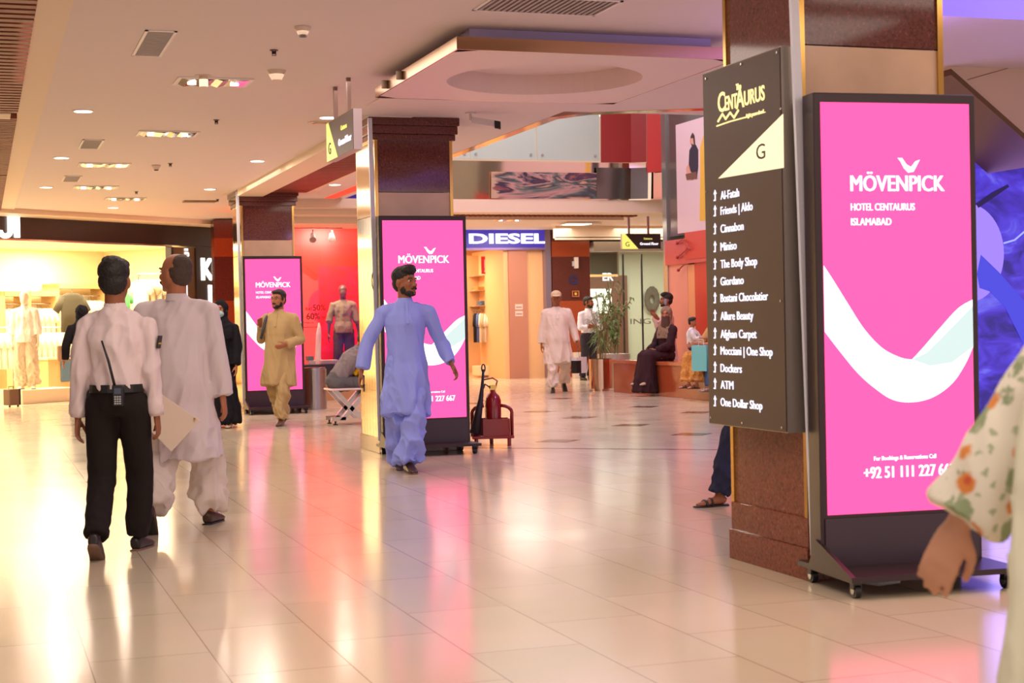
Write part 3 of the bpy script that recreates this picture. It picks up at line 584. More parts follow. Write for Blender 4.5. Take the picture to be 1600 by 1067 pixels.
# ================================================================ CLOTHES SHOP (left)
kd = mat('kiji_black', (52, 34, 26), .35); kb = mat('kiji_bronze', (120, 88, 56), .3, .4); let = emis('sign_letter_lit', (255, 250, 240), 3.0)
RK = (PI/2, 0, KA)
fa = lambda px, b=0: (PK(px, 450, b)-KO).dot(KE)
A0, A1, A2 = fa(267), fa(306), fa(349)
def kbox(a0, b0, z0, a1, b1, z1, mb=None): mb = mb or MB(); return mb.obox(K(a0, b0, z0), KE*(a1-a0), KN*(b1-b0), (0, 0, z1-z0))
t = thing('shop_fascia', K(-4, 0, 2.77), 'dark fascia of the clothes shop at the left carrying big lit letters', 'shop front'); o = t.location
kbox(-5, -.02, 2.78, A2, .3, 3.215).build('panel', kd, t, off=o)
kbox(-5, -.05, 2.75, A0, .1, 2.78).build('metal_edge', mat('edge_chrome', (200, 180, 160), .2, .9), t, off=o)
q = PK(-4, 371, -.03); jp = [(.20, .37), (.29, .37), (.29, .12)]+[(.145+.145*math.cos(a), .12-.13*math.sin(a)) for a in [PI*i/10 for i in range(1, 10)]]+[(.0, .12), (.08, .12)]+[(.145-.062*math.cos(a), .12-.055*math.sin(a)) for a in [PI*i/8 for i in range(1, 8)]]+[(.20, .12)]
MB().prism(jp, q, KE, (0, 0, 1), -KN*.03).build('letter', let, t, off=o)
q = PK(22, 371, -.03); MB().prism([(0, 0), (.10, 0), (.10, .37), (0, .37)], q, KE, (0, 0, 1), -KN*.03).build('letter', let, t, off=o)
for s, px in (('K', -62), ('I', -26)):
    q = PK(px, 373, -.03); text(s, .36, q-o, RK, let, t, 'letter', .05, None, .03)
t = thing('shop_pillar', K(A0, 0, 0), 'dark pillar right of the clothes shop with tall lit letters down it', 'pillar'); o = t.location
kbox(A0+.06, 0, 0, A1, .12, 2.75).build('bronze_panel', kb, t, off=o); kbox(A0, -.03, 0, A0+.06, .12, 2.75).build('jamb', kd, t, off=o); kbox(A1, -.02, 0, A2, .4, 2.775).build('black_panel', kd, t, off=o)
for s, y in (('K', 436), ('I', 478), ('J', 522), ('I', 566)):
    q = PK(315 if s != 'I' else 325, y, -.03); text(s, .40, q-o, RK, let, t, 'letter', .05, .33 if s == 'K' else None, .03)
q = PK(294, 417, -.02); text('KIJI', .085, q-o, (PI/2, -PI/2, KA), emis('sign_small_lit', (250, 240, 235), 1.6), t, 'lettering', .05, .34, .01)
for s, y in (('J', 463), ('K', 500)):
    q = PK(289, y, -.02); text(s, .22, q-o, RK, emis('sign_small_lit', (250, 240, 235), 1.6), t, 'lettering', .06, None, .01)
q = PK(291, 437, -.02); MB().obox(q, KE*.08, KN*.01, (0, 0, .06)).build('dash_mark', emis('sign_small_lit', (250, 240, 235), 1.6), t, off=o)
kw = mat('kiji_wall', (252, 236, 200), .6)
struct('wall_shop_back', kbox(-5, 6, 0, A0+3.8, 6.1, 3.2), kw, 'bright cream back wall of the clothes shop')
struct('wall_shop_side', kbox(A0+3.7, .42, 0, A0+3.8, 6, 3.2), kw, 'right inner wall of the clothes shop')
struct('ceiling_shop', kbox(-5, .31, 3.0, A0+3.7, 6, 3.1), kw, 'cream ceiling of the clothes shop')
for i in range(6):
    q = PK(20+i*24, 396, .9); q.z = 3.0
    tag(MB().cyl(q-V((0, 0, .03)), .05, .03, 12).build('spotlight', mat('dim_brown', (110, 84, 62), .5), off=q), ORD[i]+' small dark recessed spot from the left in the clothes shop ceiling', 'spotlight', 'recessed spots in the clothes shop')
for a in (-2.5, .2, 2.8, 5.4):
    q = K(a, 2.2, 2.98); area(q, 1.6, 125, (1, .84, .56), (0, 0, KA), name='shop_light')
    q = K(a, 4.9, 2.98); area(q, 1.2, 80, (1, .84, .56), (0, 0, KA), name='shop_light')
oak = mat('oak_pale', (226, 188, 130), .5); gcol = {}
def tee(o, rz, m, label, cat='shirt', s=1.0, group=None, long=.66, name='hanging_shirt', sleeve=.2):
    """a garment on a hanger; local x = shoulder line, hangs down from z=0"""
    t = thing(name, o, label, cat, group, rz); g = MB(); w_ = .23*s
    g.loft([((0, 0, -long*s), w_*.98, .05), ((0, 0, -.35*s), w_*.92, .055), ((0, 0, -.16*s), w_, .055), ((0, 0, -.10*s), w_*.95, .045), ((0, 0, -.055*s), .09*s, .035)], 16, sq=.8)
    for q in (-1, 1): g.loft([((q*.17*s, 0, -.12*s), .07*s, .04), ((q*(.22+sleeve*.45)*s, 0, (-.14-sleeve)*s), .065*s, .035)], 10, side=(0, 0, 1))
    g.build('garment', m, t, smooth=True)
    MB().tube([(0, 0, -.07*s), (0, 0, .03), (.02, 0, .05), (.02, 0, .02)], .004, 6).tube([(-.2*s, 0, -.11*s), (0, 0, -.05*s), (.2*s, 0, -.11*s)], .006, 6).build('hanger', steel, t)
    return t
white_g = cloth('garment_white', (245, 238, 225)); grey_g = cloth('garment_grey', (96, 90, 74)); beige_g = cloth('garment_beige', (216, 196, 160)); green_g = cloth('garment_green', (96, 176, 110)); blk_g = cloth('garment_black', (40, 36, 38)); blue_g = cloth('garment_blue', (96, 116, 180)); jean = cloth('denim', (96, 120, 144))
q = PK(112, 452, 2.6); tee(q, KA, grey_g, 'olive grey t-shirt hanging at the back of the clothes shop', s=1.25)
BAY = ['in the leftmost oak bay', 'in the second oak bay from the left', 'in the wide oak bay behind the olive t-shirt', 'in the oak bay behind the guard']
for i, (x0, x1, yt) in enumerate(((5, 45, 455), (46, 88, 455), (90, 165, 443), (166, 208, 443))):
    a = PK(x0, yt, 5.4); b = PK(x1, yt, 5.4)
    t = thing('wall_rail_bay', (a.x, a.y, 0), ['leftmost pale oak wall bay with a rail of white clothes', 'pale oak wall bay second from the left with a white clothes rail', 'wide pale oak wall bay behind the olive t-shirt', 'pale oak wall bay behind the guard\'s head'][i], 'display bay'); o = t.location; dx = b-a; dx.z = 0
    MB().obox(V((a.x, a.y, a.z-.1)), dx, KN*.5, (0, 0, .1)).obox(V((a.x, a.y, .1)), KE*.04, KN*.5, (0, 0, a.z-.1)).obox(V((a.x, a.y, .1))+dx, KE*.04, KN*.5, (0, 0, a.z-.1)).build('frame', oak, t, off=o)
    MB().tube([V((a.x, a.y, a.z-.25))+KN*.2, V((b.x, b.y, a.z-.25))+KN*.2], .015).build('rail', steel, t, off=o)
    MB().obox(V((a.x, a.y, .05)), dx, KN*.45, (0, 0, .45)).build('drawer_base', oak, t, off=o)
    n = int(dx.length/.13)
    proto = None
    for k in range(n):
        pp = V((a.x, a.y, a.z-.30))+KN*.2+dx*((k+.5)/n)
        if proto is None: proto = tee(pp, KA+PI/2, white_g, ORD[k]+' white garment from the left '+BAY[i], 'clothes', 1, 'white clothes on the back rails', .95, 'hanging_garment')
        else: copy_tree(proto, pp, label=ORD[k]+' white garment from the left '+BAY[i])
# round rack with beige clothes, small racks
q = PK(236, 428, 2.2); t = thing('garment_rack', (q.x, q.y, 0), 'metal rack of pale clothes near the right side of the clothes shop', 'clothes rack')
MB().tube([(-.25, 0, q.z), (.25, 0, q.z)], .014).tube([(-.25, 0, .02), (-.25, 0, q.z)], .014).tube([(.25, 0, .02), (.25, 0, q.z)], .014).tube([(-.25, .3, q.z-.04), (-.25, -.3, q.z-.04)], .01).build('frame', steel, t)
for k in range(4): tee((q.x-.2+.13*k, q.y, q.z-.06), KA+PI/2, [white_g, beige_g, white_g, beige_g][k], ['pale long garment nearest the guard on the right hand rack', 'beige garment second on the right hand rack', 'white garment third on the right hand rack', 'beige garment at the end of the right hand rack'][k], 'clothes', 1, None, 1.1, 'hanging_garment')
q = PK(192, 452, 3.0); tee(q, KA, green_g, 'green t-shirt hanging behind the guard\'s neck', 'shirt', .8)
RCK = ['on the low rack beside the mannequin', 'on the low rack at the left frame edge']
for i, (px, pw) in enumerate(((62, .5), (5, .35))):
    q = PK(px, 512, 3.0); t = thing('garment_rack', (q.x, q.y, 0), ['low metal rack of white clothes between mannequin and olive t-shirt', 'low metal rack of white clothes at the left frame edge'][i], 'clothes rack')
    MB().tube([(-pw, 0, q.z), (pw, 0, q.z)], .014).tube([(-pw, 0, .02), (-pw, 0, q.z)], .014).tube([(pw, 0, .02), (pw, 0, q.z)], .014).build('frame', steel, t); proto = None
    for k in range(int(pw*2/.11)):
        pp = (q.x-pw+.06+.11*k, q.y, q.z-.05)
        if proto is None: proto = tee(pp, KA+PI/2, white_g, ORD[k]+' white garment from the left '+RCK[i], 'clothes', .9, 'white clothes on the low racks', .8, 'hanging_garment')
        else: copy_tree(proto, pp, label=ORD[k]+' white garment from the left '+RCK[i])
q = PK(60, 622, 1.3); t = thing('display_plinth', (q.x, q.y, 0), 'low cream display plinth under the white-dressed mannequin', 'plinth', rz=KA)
PLK = q.copy(); MB().box((-.62, -.35, 0), (.65, .35, .24)).build('block', mat('plinth_cream', (244, 226, 190), .4), t, bevel=.01)
q = PK(66, 598, 2.6); t = thing('display_table', (q.x, q.y, 0), 'pale oak display counter holding folded jeans', 'table', rz=KA); MB().box((-.1, -.3, .02), (1.2, .3, .72)).build('counter', oak, t, bevel=.01); MB().box((-.14, -.34, .72), (1.24, .34, .76)).build('table_top', mat('plinth_cream', (244, 226, 190), .4), t)
jj = MB().obox(V((q.x, q.y, .3))+KE*.18-KN*.335, KE*.26, KN*.03, (0, 0, .5)); tag(jj.build('folded_jeans', jean, off=V((q.x, q.y, .3)), bevel=.01), 'pair of blue jeans hung over the front of the oak counter', 'jeans')
q = PK(18, 630, .35); t = thing('suitcase', (q.x, q.y, 0), 'small brown suitcase standing at the clothes shop entrance', 'suitcase', rz=KA)
MB().box((-.10, -.09, .03), (.09, .09, .30)).build('shell', mat('case_brown', (120, 92, 70), .4), t, bevel=.02); MB().box((.088, -.085, .03), (.13, .085, .30)).build('side_panel', mat('case_dark', (50, 42, 40), .4), t, bevel=.01); MB().tube([(-.05, 0, .30), (-.05, 0, .34), (.04, 0, .34), (.04, 0, .30)], .008).build('handle', whl, t)
for wx in (-.07, .1): MB().cyl((wx, -.05, .016), .016, .02, 10, 'y').build('wheel', whl, t)

# stone pillar between the shops
g_or = granite('granite_orange', (176, 84, 50), (206, 130, 96), (140, 62, 40), .15)
t = thing('stone_pillar', (5.0, 28.4, 0), 'banded brown and orange stone wall pier between clothes shop and red window', 'pillar'); o = t.location
xL, xR = PY(335, 400, 28.4).x, 6.4
zs = [PY(345, y, 28.4).z for y in (355, 372, 401, 470)]
for z0, z1, m, nm in ((zs[1], 3.2, g_dk, 'dark_band'), (zs[2], zs[1], g_or, 'orange_band'), (zs[3], zs[2], g_dk, 'dark_band'), (0, zs[3], g_or, 'orange_band')): MB().box((xL, 28.4, z0), (xR, 28.8, z1)).build(nm, m, t, off=o)

# ================================================================ RED SHOP WINDOW
redm = mat('red_wall', (236, 40, 22), .35); RY = 25.7
struct('wall_red_shop', MB().box((4.2, RY+1.3, 0), (6.4, RY+1.4, 2.95)).box((4.2, RY, 0), (4.25, RY+1.3, 2.9)).box((6.35, RY, 0), (6.4, RY+1.3, 2.9)), redm, 'bright red back wall of the shop window')
struct('trim_10', MB().box((4.2, RY, 0), (6.4, RY+.12, .12)).box((4.2, RY, .12), (6.4, RY+1.3, .30)), mat('wood_base', (196, 140, 92), .4), 'wooden base under the red shop window')
struct('trim_11', MB().box((4.2, RY+.02, .30), (6.4, RY+.48, .60)), mat('black_plinth', (44, 26, 28), .3), 'black plinth band under the red shop window')
struct('window_1', MB().box((4.25, RY+.02, .60), (6.35, RY+.03, 2.88)), glass('shop_glass', (1, .97, .96), .045), 'glass pane of the red shop window')
for x in (4.9, 5.8): area((x, RY+.45, 2.85), .5, 34, (1, .82, .66), (math.radians(25), 0, 0), name='window_spot_light')
dkred = mat('letter_dark_red', (130, 20, 16), .5)
t = thing('sale_lettering', (PY(478, 505, RY+.01).x, RY+.012, 1.1), 'dark red sale lettering on the red shop window', 'lettering'); o = t.location
for s, px, py, h, px2, nm in (('FLAT', 478, 485, .05, 488, 0), ('50%', 489, 485, .10, 509, 0), ('&', 492, 486.6, .016, 494, 0), ('60%', 479, 499, .11, 500, 0), ('OFF', 501, 499, .05, 509, 0), ('On selected summer items', 474, 505, .02, 490, 0), ('Terms and conditions apply', 474, 512, .02, 497, 0)):
    a = PY(px, py, RY+.012); b = PY(px2, py, RY+.012); text(s, h, a-o, FRONT, dkred, t, 'lettering', .02, b.x-a.x, .003)
wp = mat('white_plastic', (240, 234, 228), .4)
q = PY(497, 566, RY+.5); t = thing('display_prop', (q.x, RY+.5, .60), 'tall narrow white display prop standing in the red window', 'display prop')
MB().loft([((0, 0, 0), .07, .05), ((0, 0, .12), .05, .04), ((.02, 0, .5), .045, .04), ((.03, 0, .62), .03, .03), ((.03, 0, .70), .012, .012)], 12).build('prop_body', wp, t)
for px, wd, l, col in ((484, .10, 'small black and white display block left in the red window', whl), (508, .16, 'low white display tray beside the tall white prop', wp), (520, .14, 'rightmost low white display tray at the mannequin', wp), (486, .12, 'small white block under the black display block', wp)):
    q = PY(px, 566, RY+.3); z = .60 if col is wp else .67
    if px == 486: q.x += .0; 
    tag(MB().box((q.x-wd/2, RY+.2, z+.001), (q.x+wd/2, RY+.4, z+.07)).build('display_block', col, off=(q.x, RY+.3, z), bevel=.008), l, 'display block')
for px in (489, 519):
    q = PY(px, 366, RY+.5); t = thing('track_spotlight', (q.x, RY+.5, 2.88), ['left', 'right'][px > 500]+' white track spotlight hanging in the red window', 'spotlight'); MB().cyl((0, 0, -.10), .012, .1, 8).build('stem', mat('spot_grey', (110, 95, 90), .5), t); MB().loft([((0, .06, -.08), .04, .04), ((-.02, -.08, -.18), .06, .06)], 16).build('lamp_head', mat('spot_grey', (110, 95, 90), .5), t)
# steel bin
t = thing('steel_bin', (4.72, 23.1, 0), 'brushed steel cylindrical bin right of the farthest display stand', 'bin')
MB().cyl((0, 0, .0), .19, .60, 40).build('body', mat('brushed_steel', (178, 172, 168), .3, 1, bump=.1, bscale=30), t, smooth=False, bevel=.004); MB().cyl((0, 0, .601), .175, .02, 32).build('lid', steel, t); MB().cyl((0, 0, .601), .09, .025, 24).build('rim', blk, t)
# bench with crossed legs
t = thing('bench', (4.14, 19.3, 0), 'steel bench with crossed legs and pink-white seat beside the middle column', 'bench'); pinkw = mat('bench_seat', (236, 206, 204), .25); redp = mat('bench_red', (190, 60, 70), .3)
MB().box((-.03, -.22, .43), (1.5, .22, .455)).build('seat', pinkw, t, bevel=.01); MB().box((.1, -.12, .456), (1.45, -.05, .462)).box((.1, .04, .456), (1.45, .12, .462)).build('seat_stripe', redp, t)
br_ = mat('bench_steel', (190, 176, 168), .25, .9)
for y in (-.17, .19):
    MB().obox((.0, y-.03, .43), (.07, 0, 0), (0, .06, 0), (.33, 0, -.37)).obox((.48, y-.03, .43), (-.07, 0, 0), (0, .06, 0), (-.33, 0, -.37)).box((-.02, y-.03, .05), (.16, y+.03, .10)).build('leg', br_, t)
    MB().cyl((.03, y, 0), .03, .014, 14).cyl((.03, y, .014), .012, .04, 10).build('foot', whl, t)
    MB().obox((.95, y-.03, .43), (.07, 0, 0), (0, .06, 0), (.33, 0, -.37)).obox((1.43, y-.03, .43), (-.07, 0, 0), (0, .06, 0), (-.33, 0, -.37)).box((.93, y-.03, .05), (1.11, y+.03, .10)).build('leg', br_, t)

# fire extinguisher trolley and extinguisher
rd = mat('ext_red', (150, 18, 22), .25, coat=.5); q = G(770, 699)
t = thing('extinguisher_trolley', (4.86, 14.95, 0), 'red wheeled trolley box beside the middle display stand', 'trolley', rz=-.25)
MB().box((-.21, -.16, .075), (.21, .2, .105)).build('platform', rd, t, bevel=.008); 
for x in (-.17, .16): MB().cyl((x, -.13, 0), .02, .08, 12).build('leg', rd, t)
MB().cyl((-.0, .15, 0), .02, .08, 12).build('leg', rd, t)
MB().box((-.10, -.14, .105), (.17, -.13, .27)).box((-.20, .1, .105), (.17, .11, .27)).box((.16, -.14, .105), (.17, .1, .27)).box((-.2, -.02, .105), (-.19, .1, .23)).build('box_panels', rd, t)
for s_ in (-1, 1): 
    x0, x1 = s_*.20, s_*.08
    MB().tube([(x0, 0, .09), (x0, 0, .33)]+[(x1+(x0-x1)*math.cos(a), 0, .33+.07*math.sin(a)) for a in (.3, .7, 1.1, 1.57)], .018, 10).build('handle_hoop', rd, t, smooth=True)
t = thing('fire_extinguisher', (4.88, 14.97, .106), 'red fire extinguisher standing in the red trolley', 'fire extinguisher')
MB().loft([((0, 0, 0), .078, .078), ((0, 0, .02), .082, .082), ((0, 0, .34), .082, .082), ((0, 0, .39), .066, .066), ((0, 0, .42), .035, .035), ((0, 0, .45), .025, .025)], 24).build('cylinder', rd, t, smooth=True)
MB().box((-.03, -.02, .45), (.03, .02, .50)).build('valve', brass, t); MB().tube([(-.09, 0, .47), (-.11, 0, .55), (.0, 0, .57), (.05, 0, .54), (.03, 0, .47)], .009).build('handle', rd, t)
MB().tube([(-.02, 0, .47), (-.08, .0, .51), (-.12, -.0, .42)], .010).build('hose', mat('ext_grey', (52, 46, 50), .5), t); MB().loft([((-.10, -.02, .66), .012, .012), ((-.115, -.02, .5), .016, .016), ((-.14, -.04, .36), .026, .026), ((-.22, -.07, .02), .055, .055)], 16).build('horn', mat('ext_grey', (52, 46, 50), .5), t, smooth=True)
MB().tube([(-.10+.018*math.cos(a), -.02, .67+.04*math.sin(a)) for a in [i*PI/6 for i in range(13)]], .007).build('horn_handle', mat('ext_grey', (52, 46, 50), .5), t)

# ================================================================ JEANS SHOP
DY = 32.6
navy = mat('sign_navy', (40, 34, 84), .3, emit=.45, ecol=(84, 64, 210)); dl = emis('diesel_letter', (250, 248, 255), 1.5)
xl, xr = PY(640, 370, DY).x, PY(857, 370, DY).x; zt, zb = PY(790, 357, DY).z, PY(790, 387, DY).z
t = thing('shop_sign', (xl, DY, zb), 'dark blue shop sign with large white lit lettering', 'sign'); o = t.location
MB().box((xl, DY, zb), (xr-.05, DY+.25, zt)).build('panel', navy, t, off=o); MB().box((xl, DY-.02, zb-.05), (xr, DY+.2, zb)).build('bottom_rail', mat('rail_lilac', (150, 130, 190), .3, .5), t, off=o)
a = PY(733, 380, DY-.03); b = PY(854, 378, DY-.03); text('DIESEL', .215, a-o, FRONT, dl, t, 'lettering', .045, b.x-a.x, .02)
struct('trim_12', MB().box((xr-.10, DY-.05, 0), (xr+.03, DY+.2, zt+.02)), mat('lilac_metal', (150, 134, 156), .3, .5), 'lilac metal jamb right of the jeans shop')
x_o = PY(790, 480, DY).x; x_b = PY(797, 480, DY).x; x_c = PY(826, 480, DY).x
peach = mat('peach_wall', (240, 190, 140), .5)
struct('wall_jeans_right', MB().box((x_o, DY+.1, 0), (x_b, DY+2.4, zb)).box((x_c, DY+.15, 0), (xr-.08, DY+.3, zb)), peach, 'cream panels beside the jeans shop opening')
t = thing('stone_pillar', ((x_b+x_c)/2, DY+.1, 0), 'pinkish brown panel with pasted notices beside the jeans shop opening', 'pillar'); o = t.location
MB().box((x_b, DY+.05, 0), (x_c, DY+.3, zb)).build('panel', mat('pink_brown', (190, 130, 110), .45), t, off=o)
nt_ = thing('wall_notice', (PY(811, 485, DY+.04).x, DY+.045, PY(811, 485, DY).z), 'two small white notices pasted on the pinkish brown panel', 'notice'); pw_ = mat('paper_pink', (232, 200, 190), .6)
for z in (.02, -.13): MB().box((-.09, -.004, z), (.09, .0, z+.12)).build('paper', pw_, nt_); MB().box((-.07, -.006, z+.045), (.07, -.0045, z+.06)).build('print_line', dkred, nt_)
struct('wall_jeans_back', MB().box((8.2, DY+3, 0), (12.2, DY+3.1, 3.3)).box((8.2, DY+.3, 0), (8.3, DY+3, 3.3)).box((8.2, DY+.3, 3.0), (12.2, DY+3, 3.1)), peach, 'peach back wall of the jeans shop')
area((9.6, DY+1.4, 2.95), 1.4, 75, (1, .78, .5), name='shop_light'); area((11, DY-1.0, 3.2), .8, 18, (1, .8, .6), name='shop_light')
# shelf unit
SY = DY+1.5; xa, xb = PY(742, 500, SY).x, PY(789, 500, SY).x
t = thing('shelf_unit', (xa, SY, 0), 'open wall shelving with a clothes rail inside the jeans shop', 'shelf unit'); o = t.location
MB().box((xa-.1, SY+.4, .1), (xb+.02, SY+.45, 2.8)).build('back_panel', mat('peach_panel', (226, 178, 128), .5), t, off=o)
for y in (430, 453, 477): z = PY(765, y, SY).z; MB().box((xa, SY-.05, z-.02), (xb, SY+.4, z)).build('shelf', mat('shelf_wood', (190, 150, 120), .4), t, off=o)
z = PY(765, 484, SY).z; MB().tube([(xa, SY+.1, z), (xb, SY+.1, z)], .012).build('rail', steel, t, off=o)
MB().box((xa, SY-.2, .05), (xb, SY+.3, .27)).build('base_box', mat('plinth_cream', (244, 226, 190), .4), t, off=o, bevel=.01)
cols = [blk_g, blue_g, white_g, beige_g, white_g, white_g, blk_g, blk_g, blue_g, white_g, grey_g]
nms = ['black', 'blue', 'white', 'beige', 'white', 'white', 'black', 'black', 'blue', 'white', 'grey']; places = ['leftmost', 'second from the left', 'third from the left', 'fourth from the left', 'fifth from the left', 'sixth from the left', 'sixth from the right', 'fourth from the right', 'third from the right', 'second from the right', 'rightmost']
places[6] = 'fifth from the right'
for i, c in enumerate(cols): tee((xa+.05+i*(xb-xa-.1)/10, SY+.08, z-.02), PI/2-.45, c, '%s t-shirt on the jeans shop rail, %s' % (nms[i], places[i]), 'shirt', 1.0, None, .72)
for i, (px, py, wd, h, c, l) in enumerate(((752, 452, .25, .06, cloth('tan_stack', (200, 150, 80)), 'tan folded clothes on the middle shelf'), (774, 451, .22, .10, white_g, 'white folded clothes on the middle shelf'), (784, 450, .14, .12, blk_g, 'dark folded clothes on the middle shelf'), (756, 476, .22, .08, jean, 'folded blue denim on the lower shelf'), (768, 475, .18, .10, white_g, 'white folded clothes on the lower shelf'), (778, 475, .16, .07, jean, 'folded dark jeans on the lower shelf, second pile'), (786, 474, .14, .10, beige_g, 'beige folded clothes on the lower shelf'))):
    q = PY(px, py, SY+.1); zz_ = PY(765, 453 if py < 460 else 477, SY).z; m2 = MB(); n = 3
    for k in range(n): m2.box((q.x-wd/2+.01*(k % 2), SY, zz_+.002+k*h*.45), (q.x+wd/2, SY+.3, zz_+.002+(k+.88)*h*.45))
    tag(m2.build('folded_clothes', c, off=(q.x, SY+.1, zz_), bevel=.006), l, 'clothes')
rb_ = emis('red_banner', (226, 40, 44), .9)
for px, wd, l in ((759, .20, 'red hanging banner with a vertical brand name, left one in the jeans shop'), (786, .17, 'red banner with a vertical brand name at the right of the jeans shop')):
    q = PY(px, 428, SY-.1); t = thing('shop_banner', (q.x, SY-.1, q.z), l, 'banner'); MB().box((-wd/2, 0, 0), (wd/2, .02, .40)).build('panel', rb_, t); text('DIESEL', .06, (.03, -.004, .04), (PI/2, -PI/2, 0), wp, t, 'lettering', .05, .32)
# stone pillar with G
PY0 = DY-.05; xa, xb = PY(864, 480, PY0).x, PY(923, 480, PY0).x
t = thing('stone_pillar', ((xa+xb)/2, PY0, 0), 'banded maroon and orange stone pillar with a letter G right of the jeans shop', 'pillar'); o = t.location
zs = [PY(893, y, PY0).z for y in (360, 377, 401, 470)]
for z0, z1, m, nm in ((zs[1], 3.28, g_dk, 'dark_band'), (zs[2], zs[1], g_or, 'orange_band'), (zs[3], zs[2], g_dk, 'dark_band'), (0, zs[3], g_or, 'orange_band')): MB().box((xa, PY0, z0), (xb, PY0+.6, z1)).build(nm, m, t, off=o)
a = PY(889, 444, PY0-.01); text('G', .21, a-o, FRONT, mat('letter_navy', (50, 48, 92), .3), t, 'lettering', .06)
q = PY(899, 411, PY0); t = thing('wall_unit', (q.x, PY0, q.z), 'white oblong box fixed high on the banded pillar', 'wall unit'); MB().box((-.04, -.10, -.12), (.04, -.001, .13)).build('housing', wp, t, bevel=.01); MB().box((-.08, -.06, -.07), (-.042, -.001, .04)).build('bracket', silver, t)
q = PY(899, 459, PY0); t = thing('safety_sign', (q.x, PY0, q.z), 'small red square safety sign on the banded pillar', 'sign'); MB().box((-.10, -.02, -.08), (.10, -.001, .08)).build('plate', mat('sign_red_dark', (120, 24, 16), .4), t); MB().box((-.08, -.024, -.062), (-.072, -.021, .062)).box((.072, -.024, -.062), (.08, -.021, .062)).box((-.08, -.024, .055), (.08, -.021, .062)).box((-.08, -.024, -.062), (.08, -.021, -.055)).cyl((0, -.024, 0), .03, .004, 14, 'y').build('symbol', emis('sign_yellow', (250, 190, 90), .7), t)
q = G(902, 590); t = thing('white_stand', (q.x, q.y-.2, 0), 'white narrow box stand at the foot of the banded pillar', 'stand'); MB().box((-.16, -.1, 0), (-.02, .1, .56)).box((.0, -.1, 0), (.14, .1, .56)).build('body', mat('stand_white', (222, 210, 196), .35), t, bevel=.01)

# ================================================================ GLASS OFFICE
OY = 32.7; xa, xb = PY(924, 480, OY).x, PY(1052, 480, OY).x
zt_ = PY(980, 397, OY).z
struct('wall_office_header', MB().box((xa, OY-.1, PY(980, 366, OY).z), (xb+1.5, OY+.1, 3.3)), mat('header_cream', (216, 200, 172), .5), 'cream wall band over the glass office')
struct('trim_13', MB().box((xa, OY-.22, PY(980, 378, OY).z-.22), (xb+1.5, OY+.1, PY(980, 378, OY).z)).box((xa, OY-.25, PY(980, 366, OY).z-.02), (xb+1.5, OY, PY(980, 366, OY).z)), mat('header_metal', (200, 196, 186), .25, .5), 'metal header over the glass office')
t = thing('glass_partition', (xa, OY, 0), 'tall clear glass partition of the office behind the potted plants', 'partition'); o = t.location; gg = glass('office_glass', (.93, .97, .94), .08)
xs = [xa, PY(975, 480, OY).x, PY(1004, 480, OY).x, xb+1.2]
for a, b in zip(xs, xs[1:]): MB().box((a+.01, OY, .12), (b-.01, OY+.012, zt_)).build('glass_pane', gg, t, off=o)
for x in xs[1:3]: MB().box((x-.015, OY-.01, 0), (x+.015, OY+.03, zt_)).build('frame', mat('frame_charcoal', (60, 60, 62), .35), t, off=o)
MB().box((xa, OY-.02, 0), (xb+1.2, OY+.04, .12)).build('sill', mat('frame_charcoal', (60, 60, 62), .35), t, off=o)
gw = mat('office_wall', (196, 196, 176), .6)
struct('wall_office_back', MB().box((xa-.5, OY+4.5, 0), (xb+3, OY+4.6, 3.3)).box((PY(968, 480, OY+3.2).x, OY+3.2, 0), (xb+3, OY+3.3, 3.0)), gw, 'grey green back wall of the office')
struct('ceiling_office', MB().box((xa-.5, OY+.1, 2.95), (xb+3, OY+4.5, 3.0)), mat('office_ceiling', (196, 190, 176), .6), 'office ceiling')
area((14, OY+1.2, 2.92), 1.2, 80, (1, .93, .8), name='office_light'); area((16.0, OY+1.2, 2.92), 1.2, 70, (1, .93, .8), name='office_light')
brn_ = mat('office_brown', (110, 70, 52), .5)
q = PY(945, 448, OY+3); t = thing('office_feature_wall', (q.x, OY+3.0, 0), 'brown wall panel with a lit cove seen through the office glass', 'wall panel'); MB().box((-.75, 0, 0), (.6, .1, 2.35)).build('panel', brn_, t); MB().box((-.75, -.02, 2.32), (.35, .0, 2.38)).build('cove_strip', emis('warm_strip', (255, 190, 120), 1.2), t)
q = PY(951, 433, OY+2.99); t = thing('office_sign', (q.x, OY+2.995, q.z), 'small lit sign lettered ER seen through the office glass', 'sign'); text('ER', .19, (-.17, 0, -.08), FRONT, dl, t, 'lettering', .04)
q = PY(945, 470, OY+2.8); t = thing('lit_poster', (q.x, OY+2.958, q.z), 'bright white illuminated poster seen through the office glass', 'poster'); MB().box((-.34, 0, -.30), (.25, .04, .30)).build('light_box', emis('poster_lit', (244, 236, 214), 1.6), t)
MB().prism([(-.3, .08), (-.1, .16), (.02, .12), (.05, .08), (-.1, .09), (-.3, .03)], (0, -.01, 0), (1, 0, 0), (0, 0, 1), (0, .006, 0)).build('printed_shape', mat('poster_green', (130, 140, 118), .5), t); MB().box((.02, -.012, -.25), (.05, 0, .18)).build('printed_bar', mat('poster_green', (130, 140, 118), .5), t)
q = PY(1019, 468, OY+3.1); wr = thing('wall_wreath', (q.x, OY+3.1, q.z), 'dark round wreath shape on the office wall', 'wreath'); m2 = MB()
for i in range(14): a = 2*PI*i/14; m2.ell((.13*math.cos(a), .0, .22*math.sin(a)), (.08, .03, .12), None, 8, 6)
m2.build('foliage', mat('wreath_grey', (96, 88, 76), .8), wr, smooth=True)
